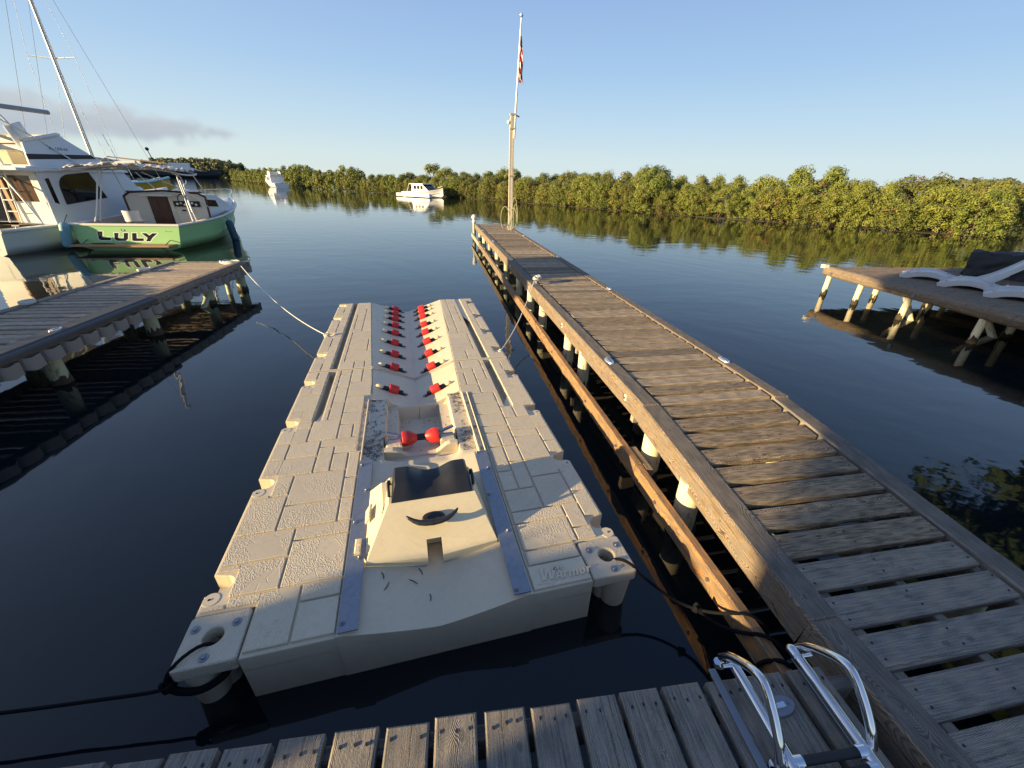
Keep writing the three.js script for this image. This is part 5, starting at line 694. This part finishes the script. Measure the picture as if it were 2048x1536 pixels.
// mangroves
const mTint = (r) => { const k = r(), y = r(); return y < .04 ? [.22, .14, .045] : [lerp(.125, .22, k), lerp(.16, .24, k), lerp(.018, .032, k)]; };
const mShape = (H, W, top) => (r, f) => { // a rounded hedge-like mass from the water up, crest uneven
  const a = r() * 6.283, h = Math.pow(r(), .8), y = .16 + h * (H - .3), rad = W * .5 * Math.sqrt(Math.max(.05, 1 - Math.pow(Math.max(0, h - .35) / .72, 2))) * (.62 + .42 * Math.sqrt(r())); return [Math.cos(a) * rad + .25 * n2(y, a), Math.min(y, H * (.82 + .18 * top(a))), Math.sin(a) * rad, .25 + .2 * r()]; };
const variants = [];
for (let k = 0; k < 5; k++) { const H = [3.4, 3.0, 3.7, 3.2, 2.8][k], W = [3.6, 3.3, 3.4, 3.9, 3.5][k]; const tn = [1, .8, 1.08, .7, .92][k]; variants.push({ crown: crownGeo(900 + k, { clumps: 250, leaves: 56, size: .07, spread: 1, tint: (r) => mTint(r).map((c, q) => c * (q ? tn : tn * (.94 + .04 * k))), shape: mShape(H, W, (a) => Math.sin(a * 2 + k)) }), wood: branches(950 + k, H, W, true) }); }
const farVariants = []; for (let k = 0; k < 3; k++) farVariants.push({ crown: crownGeo(970 + k, { clumps: 150, leaves: 28, size: .14, spread: 1.05, tint: mTint, shape: mShape([3.6, 4.2, 3.3][k], [4.6, 4.4, 5.0][k], (a) => Math.sin(a * 3 + k)) }), wood: branches(980 + k, 3.6, 4.6, true) });
const shoreLine = [[24.3, -22.0], [20.19, -26.07], [16.0, -29.65], [10.72, -34.9], [5.47, -40.83], [-1.89, -50.3], [-13.13, -63.28], [-28.5, -75.66], [-53.1, -99.58], [-80, -134], [-108.4, -169.15]];
{
  const rr = rngOf(404), bank = [...shoreLine.map(([x, z]) => [x + .9, z - .9]), [-112, -175], [-95, -175], [-40, -120], [0, -78], [20, -50], [34, -33], [30, -25]]; 
  const back = [];
  // banks: strips under each run of shore
  const g = []; for (let i = 0; i < shoreLine.length - 1; i++) { const [x0, z0] = shoreLine[i], [x1, z1] = shoreLine[i + 1], L = Math.hypot(x1 - x0, z1 - z0), nx = -(z1 - z0) / L, nz = (x1 - x0) / L, sgn = (nx * x0 + nz * z0) > 0 ? 1 : -1; const k = Math.max(2, Math.ceil(L / 2)); for (let j = 0; j < k; j++) for (const e of [0]) { const a = j / k, b = (j + 1.15) / k, w0 = 1.0 + .4 * n2(i + a * 7, 2), P = (t, d) => [lerp(x0, x1, t) + sgn * nx * d, lerp(z0, z1, t) + sgn * nz * d]; g.push(prism([P(a, w0), P(b, w0), P(b, 9), P(a, 9)], -.3, .04 + .03 * n2(j * 1.3, i), .02)); } }
  struct('mud_bank', merge(g), mud);
  let n = 0; const places = ['beside the flag post', 'behind the white catamaran', 'near the channel mouth'];
  const plant = (x, z, sc, far) => { const v = far ? farVariants[Math.floor(rr() * 3)] : variants[Math.floor(rr() * 5)], d = Math.hypot(x, z); const T = thing('mangrove_tree', far ? 'dense rounded mangrove in the distant end of the island thicket' : 'dense bright green mangrove in the near island thicket', 'tree', far ? 'mangroves of the distant island end' : 'mangroves of the near island thicket'); T.position.set(x, 0, z); T.rotation.y = rr() * 6.28; const s = sc * (.9 + .22 * rr()); T.scale.set(s * (.95 + .15 * rr()), s * (.93 + .16 * rr()), s); part(T, 'crown', v.crown, leafMat); part(T, 'trunk', v.wood, barkMat); n++; };
  for (let i = 0; i < shoreLine.length - 1; i++) { const [x0, z0] = shoreLine[i], [x1, z1] = shoreLine[i + 1], L = Math.hypot(x1 - x0, z1 - z0), nx = -(z1 - z0) / L, nz = (x1 - x0) / L, sgn = (nx * x0 + nz * z0) > 0 ? 1 : -1, far = Math.hypot(x0, z0) > 78; const step = Math.hypot(x0, z0) < 50 ? 1.45 : far ? 3.4 : 1.9; const k = Math.round(L / step);
    for (let j = 0; j < k; j++) { const t = (j + .2 + .6 * rr()) / k, px = lerp(x0, x1, t), pz = lerp(z0, z1, t), o = 1.45 + rr() * .7; plant(px + sgn * nx * o, pz + sgn * nz * o, far ? .86 : Math.hypot(px, pz) < 37 ? .64 : .74, far); if (!far && j % 2 === 0) { const q = 4.0 + rr() * 1.2; plant(px + sgn * nx * q + rr(), pz + sgn * nz * q, .86 + .1 * rr(), false); } } }
  // a taller, thin-crowned tree standing out of the thicket behind the catamaran
  const T = thing('tall_mangrove', 'taller loose-crowned tree rising out of the mangroves behind the white catamaran', 'tree'); T.position.set(-12.8, 0, -69); part(T, 'crown', crownGeo(1200, { clumps: 20, leaves: 40, size: .13, spread: 1.1, tint: mTint, shape: (r) => { const a = r() * 6.28, q = 1.1 * Math.sqrt(r()); return [Math.cos(a) * q, 3.3 + r() * .9 - q * .3, Math.sin(a) * q, .5]; } }), leafMat); part(T, 'trunk', branches(1201, 4.2, 2, false), barkMat);
}
// ---------- far shore ----------
{
  const r = rngOf(88); const pos = [], idx = [], n = 120; for (let i = 0; i <= n; i++) { const t = i / n, px = lerp(-260, 372, t), d = lerp(760, 620, t), v = rayOf(px, 340), l = Math.hypot(v.x, v.z), x = v.x / l * d, z = v.z / l * d, h = (9 + 20 * Math.exp(-Math.pow((t - .45) / .3, 2)) + 6 * fbm2(t * 9, 2, 4)) * (1 - ss(.82, 1, t)) + .4; pos.push(x, -1, z, x * 1.03, h * .62, z * 1.03, x * 1.12, h, z * 1.12, x * 1.3, h * .3, z * 1.3); } for (let i = 0; i < n; i++) for (let k = 0; k < 3; k++) { const a = i * 4 + k, b = a + 4; idx.push(a, b, b + 1, a, b + 1, a + 1); }
  const g = new THREE.BufferGeometry(); g.setAttribute('position', new THREE.Float32BufferAttribute(pos, 3)); g.setIndex(idx); g.computeVertexNormals(); struct('hill', g, std(.10, .115, .10, .95));
  for (let k = 0; k < 7; k++) { const t = [.42, .5, .58, .63, .68, .72, .76][k], px = lerp(-260, 372, t), d = lerp(760, 620, t) * 1.035, v = rayOf(px, 340), l = Math.hypot(v.x, v.z); const H = thing('hillside_house', 'small pale house on the far hillside among dark trees', 'house', 'houses on the far hill'); H.position.set(v.x / l * d, (9 + 20 * Math.exp(-Math.pow((t - .45) / .3, 2)) + 6 * fbm2(t * 9, 2, 4)) * (1 - ss(.82, 1, t)) * .66, v.z / l * d); H.rotation.y = r() * 2; part(H, 'wall', box(9 + 4 * r(), 4.5, 8, 0, 1.6, 0), k % 3 ? whiteGel : cream); part(H, 'roof', moved(new THREE.ConeGeometry(8, 2.4, 4), 0, 5, 0, 0, .785, 0), std(.3, .14, .1, .8)); }
  // low wood along the far water: a mass no one could count
  const list = []; const small = crownGeo(1300, { clumps: 34, leaves: 20, size: .85, spread: 1.1, tint: (q) => { const k = q(); return [lerp(.075, .12, k), lerp(.095, .13, k), lerp(.03, .045, k)]; }, shape: (q) => { const a = q() * 6.28, w = 3.4 * Math.sqrt(q()); return [Math.cos(a) * w, 1 + q() * 5.2, Math.sin(a) * w, 1.3]; } });
  const M4 = new THREE.Matrix4(), mats = []; for (let k = 0; k < 150; k++) { const px = 300 + 175 * r(), d = lerp(380, 330, (px - 300) / 175) + 30 * r(), v = rayOf(px, 340), l = Math.hypot(v.x, v.z), s = .75 + .6 * r(); mats.push(new THREE.Matrix4().compose(V(v.x / l * d, 0, v.z / l * d), new THREE.Quaternion().setFromEuler(new THREE.Euler(0, r() * 6, 0)), V(s, s * (.8 + .4 * r()), s))); }
  for (let k = 0; k < 110; k++) { const px = 1900 + 260 * r(), d = 62 + 26 * r(), v = rayOf(px, 400), l = Math.hypot(v.x, v.z), s = .35 + .12 * r(); mats.push(new THREE.Matrix4().compose(V(v.x / l * d, 0, v.z / l * d), new THREE.Quaternion().setFromEuler(new THREE.Euler(0, r() * 6, 0)), V(s, s * (.8 + .3 * r()), s))); }
  const im = new THREE.InstancedMesh(small, leafMat, mats.length); mats.forEach((m, i) => im.setMatrixAt(i, m)); im.name = 'far_shore_wood'; im.userData = { kind: 'stuff', label: 'low dark wood along the far shore', category: 'wood' }; im.castShadow = im.receiveShadow = true; scene.add(im);
}
// ---------- the shore behind the photographer: land, hedge and trees that shade the near water ----------
{
  const D = [SUN_DX, SUN_DZ], P = [.407, .913], W = (a, u) => [a * D[0] + u * P[0], a * D[1] + u * P[1]];
  land('shore_spit', [[17, -9], [11.3, -7.4], [11.0, -2], [11.2, 1.0], [17, 1.0]], .3, std(.12, .12, .05, .95), 5);
  land('shore', [[12, 1.4], [4, 1.25], [-3, 1.3], [-6.6, .6], [-9.4, -2.2], [-12, -6], [-22, -11], [-40, -8], [-40, 30], [12, 30]], .42, std(.12, .12, .05, .95), 3);
  const tint = (r) => { const k = r(); return [lerp(.035, .075, k), lerp(.07, .115, k), lerp(.012, .025, k)]; };
  const shrub = (label, a, u, h, w, seed, leaves = 60) => { const [x, z] = W(a, u), T = thing('hedge_shrub', label, 'shrub', 'shrubs along the shore'); T.position.set(x, .4, z); part(T, 'crown', crownGeo(seed, { clumps: 60, leaves: leaves * 1.3, size: .085, spread: 1, tint, shape: (r) => { const q = r() * 6.28, e = w * .5 * Math.sqrt(r()), y = .15 + (h - .3) * r(); return [Math.cos(q) * e, y, Math.sin(q) * e, .26]; } }), leafMat); part(T, 'stem', branches(seed + 1, h, w * .6, false), barkMat); };
  const tree = (label, a, u, base, top, w, seed) => { const [x, z] = W(a, u), T = thing('shade_tree', label, 'tree'); T.position.set(x, .4, z); part(T, 'crown', crownGeo(seed, { clumps: 120, leaves: 80, size: .09, spread: 1, tint, shape: (r) => { const q = r() * 6.28, c = r() * 2 - 1, e = Math.cbrt(r()), s = Math.sqrt(1 - c * c); return [Math.cos(q) * s * e * w / 2, (base + top) / 2 + c * e * (top - base) / 2, Math.sin(q) * s * e * w / 2, .4]; } }), leafMat); part(T, 'trunk', merge([rod([0, 0, 0], [.1, base + .6, 0], .13, .09, 10), ...[...Array(6)].map((_, k) => rod([.1, base + .3, 0], [Math.cos(k) * w * .3, (base + top) / 2 + .3 * Math.sin(k * 3), Math.sin(k) * w * .3], .06, .03, 6))]), barkMat); };
  // roofed boathouse whose eave shades the near float and the pier's foot
  SHADE(W, shrub, tree);
  // the tree whose dark head is mirrored beside the pier
  const T = thing('almond_tree', 'dark broad-leaved tree standing on the shore beyond the lounger dock', 'tree'); T.position.set(11.8, .3, -6.0);
  part(T, 'crown', crownGeo(1500, { clumps: 330, leaves: 62, size: .13, spread: 1.05, tint, shape: (r) => { const q = r() * 6.28, c = r() * 2 - 1, e = Math.cbrt(r()), s = Math.sqrt(1 - c * c); return [Math.cos(q) * s * e * 2.9, 5.9 + c * e * 3.1 + .5 * n2(q * 1.5, c * 2), Math.sin(q) * s * e * 2.9, .42]; } }), leafMat);
  part(T, 'trunk', merge([rod([0, -.6, 0], [0, 4.2, 0], .2, .13, 10), ...[...Array(9)].map((_, k) => rod([0, 3.0, 0], [Math.cos(k * .7) * 1.9, 5.2 + .9 * Math.sin(k * 2), Math.sin(k * .7) * 1.9], .08, .03, 6))]), barkMat);
}
function SHADE(W, shrub, tree) {
  const TAN = Math.tan(SUN_EL);
  // low hedge towards the boats
  for (let i = 0; i < 9; i++) shrub(['round clipped', 'leggy', 'broad', 'thin', 'dark glossy', 'low sprawling', 'upright', 'dusty', 'ragged'][i] + ' green shrub on the bank above the finger dock', -7.5, -7.7 + i * .66, .95, 1.1, 1600 + i * 3);
  for (let i = 0; i < 3; i++) shrub(['low bushy', 'bushy', 'tall'][i] + ' green shrub on the bank beside the boat shed', -7.2, -1.93 + i * .36, [.88, 1.08, 1.36][i], .46, 1700 + i * 3, 190);
  tree('slim young tree on the bank behind the finger dock', -12, -7.2, 2.75, 3.45, 1.5, 1900);
  // boat shed
  const [sx, sz] = W(-9.5, 1.75), S = thing('boat_shed', 'small plank boat shed with pitched roof on the bank behind the shore deck', 'shed'); S.position.set(sx, .4, sz); S.rotation.y = Math.atan2(-.913, .407); // local x runs along the bank
  const w = 4.6, h = 2.3; for (const z of [-1.5, 1.5]) part(S, 'wall', box(w, h, .08, 0, h / 2, z), GREY[0]); for (const x of [-w / 2, w / 2]) part(S, 'wall', box(.08, h, 3, x, h / 2, 0), GREY[1]);
  for (const sg of [-1, 1]) put(part(S, 'roof', timber(w + .4, .06, 2.0, .01), std(.35, .36, .37, .5, .4)), 0, h + .42, sg * .9, 0, sg * .45); part(S, 'door', box(.9, 1.9, .03, -.6, .95, 1.56), BEAM[0]); for (const x of [-w / 2, w / 2]) part(S, 'gable', new THREE.ExtrudeGeometry(new THREE.Shape([[-1.5, 0], [1.5, 0], [0, .72]].map(([a, b]) => new THREE.Vector2(a, b))), { depth: .06, bevelEnabled: false }).rotateY(Math.PI / 2).translate(x - .03, h, 0), GREY[1]);
  // wide tree: its crown hangs lower by the trunk and rises outwards
  const a0 = -9.0, u0 = -.2, [x, z] = W(a0, u0), T = thing('spreading_tree', 'wide spreading shade tree over the bank beside the boat shed', 'tree'); T.position.set(x, .4, z); T.rotation.y = Math.atan2(-.913, .407);
  const tint = (r) => { const k = r(); return [lerp(.035, .075, k), lerp(.07, .115, k), lerp(.012, .025, k)]; };
  part(T, 'crown', crownGeo(1800, { clumps: 460, leaves: 100, size: .11, spread: 1, tint, shape: (r) => { const u = -4.2 + 7 * r(), low = (u > -1 ? 1.0 : 1.1 + (-1 - u) * .43), top = 4.6 - .12 * (u + 1) * (u + 1), v = low + .3 + (top - low) * Math.pow(r(), 1.7), d = (r() - .5) * 2.4; return [u - u0, v - .4 - a0 * TAN, d, .42]; } }), leafMat);
  part(T, 'trunk', merge([rod([0, 0, 0], [0, 2.6, 0], .16, .12, 10), ...[-3.2, -2, -.8, .6, 1.8, 2.9].map((q, k) => rod([0, 2.2, 0], [q, 4.0 + .2 * Math.sin(k * 3), .5 * Math.sin(k * 5)], .08, .035, 7))]), barkMat);
}
renderer.render(scene, camera);
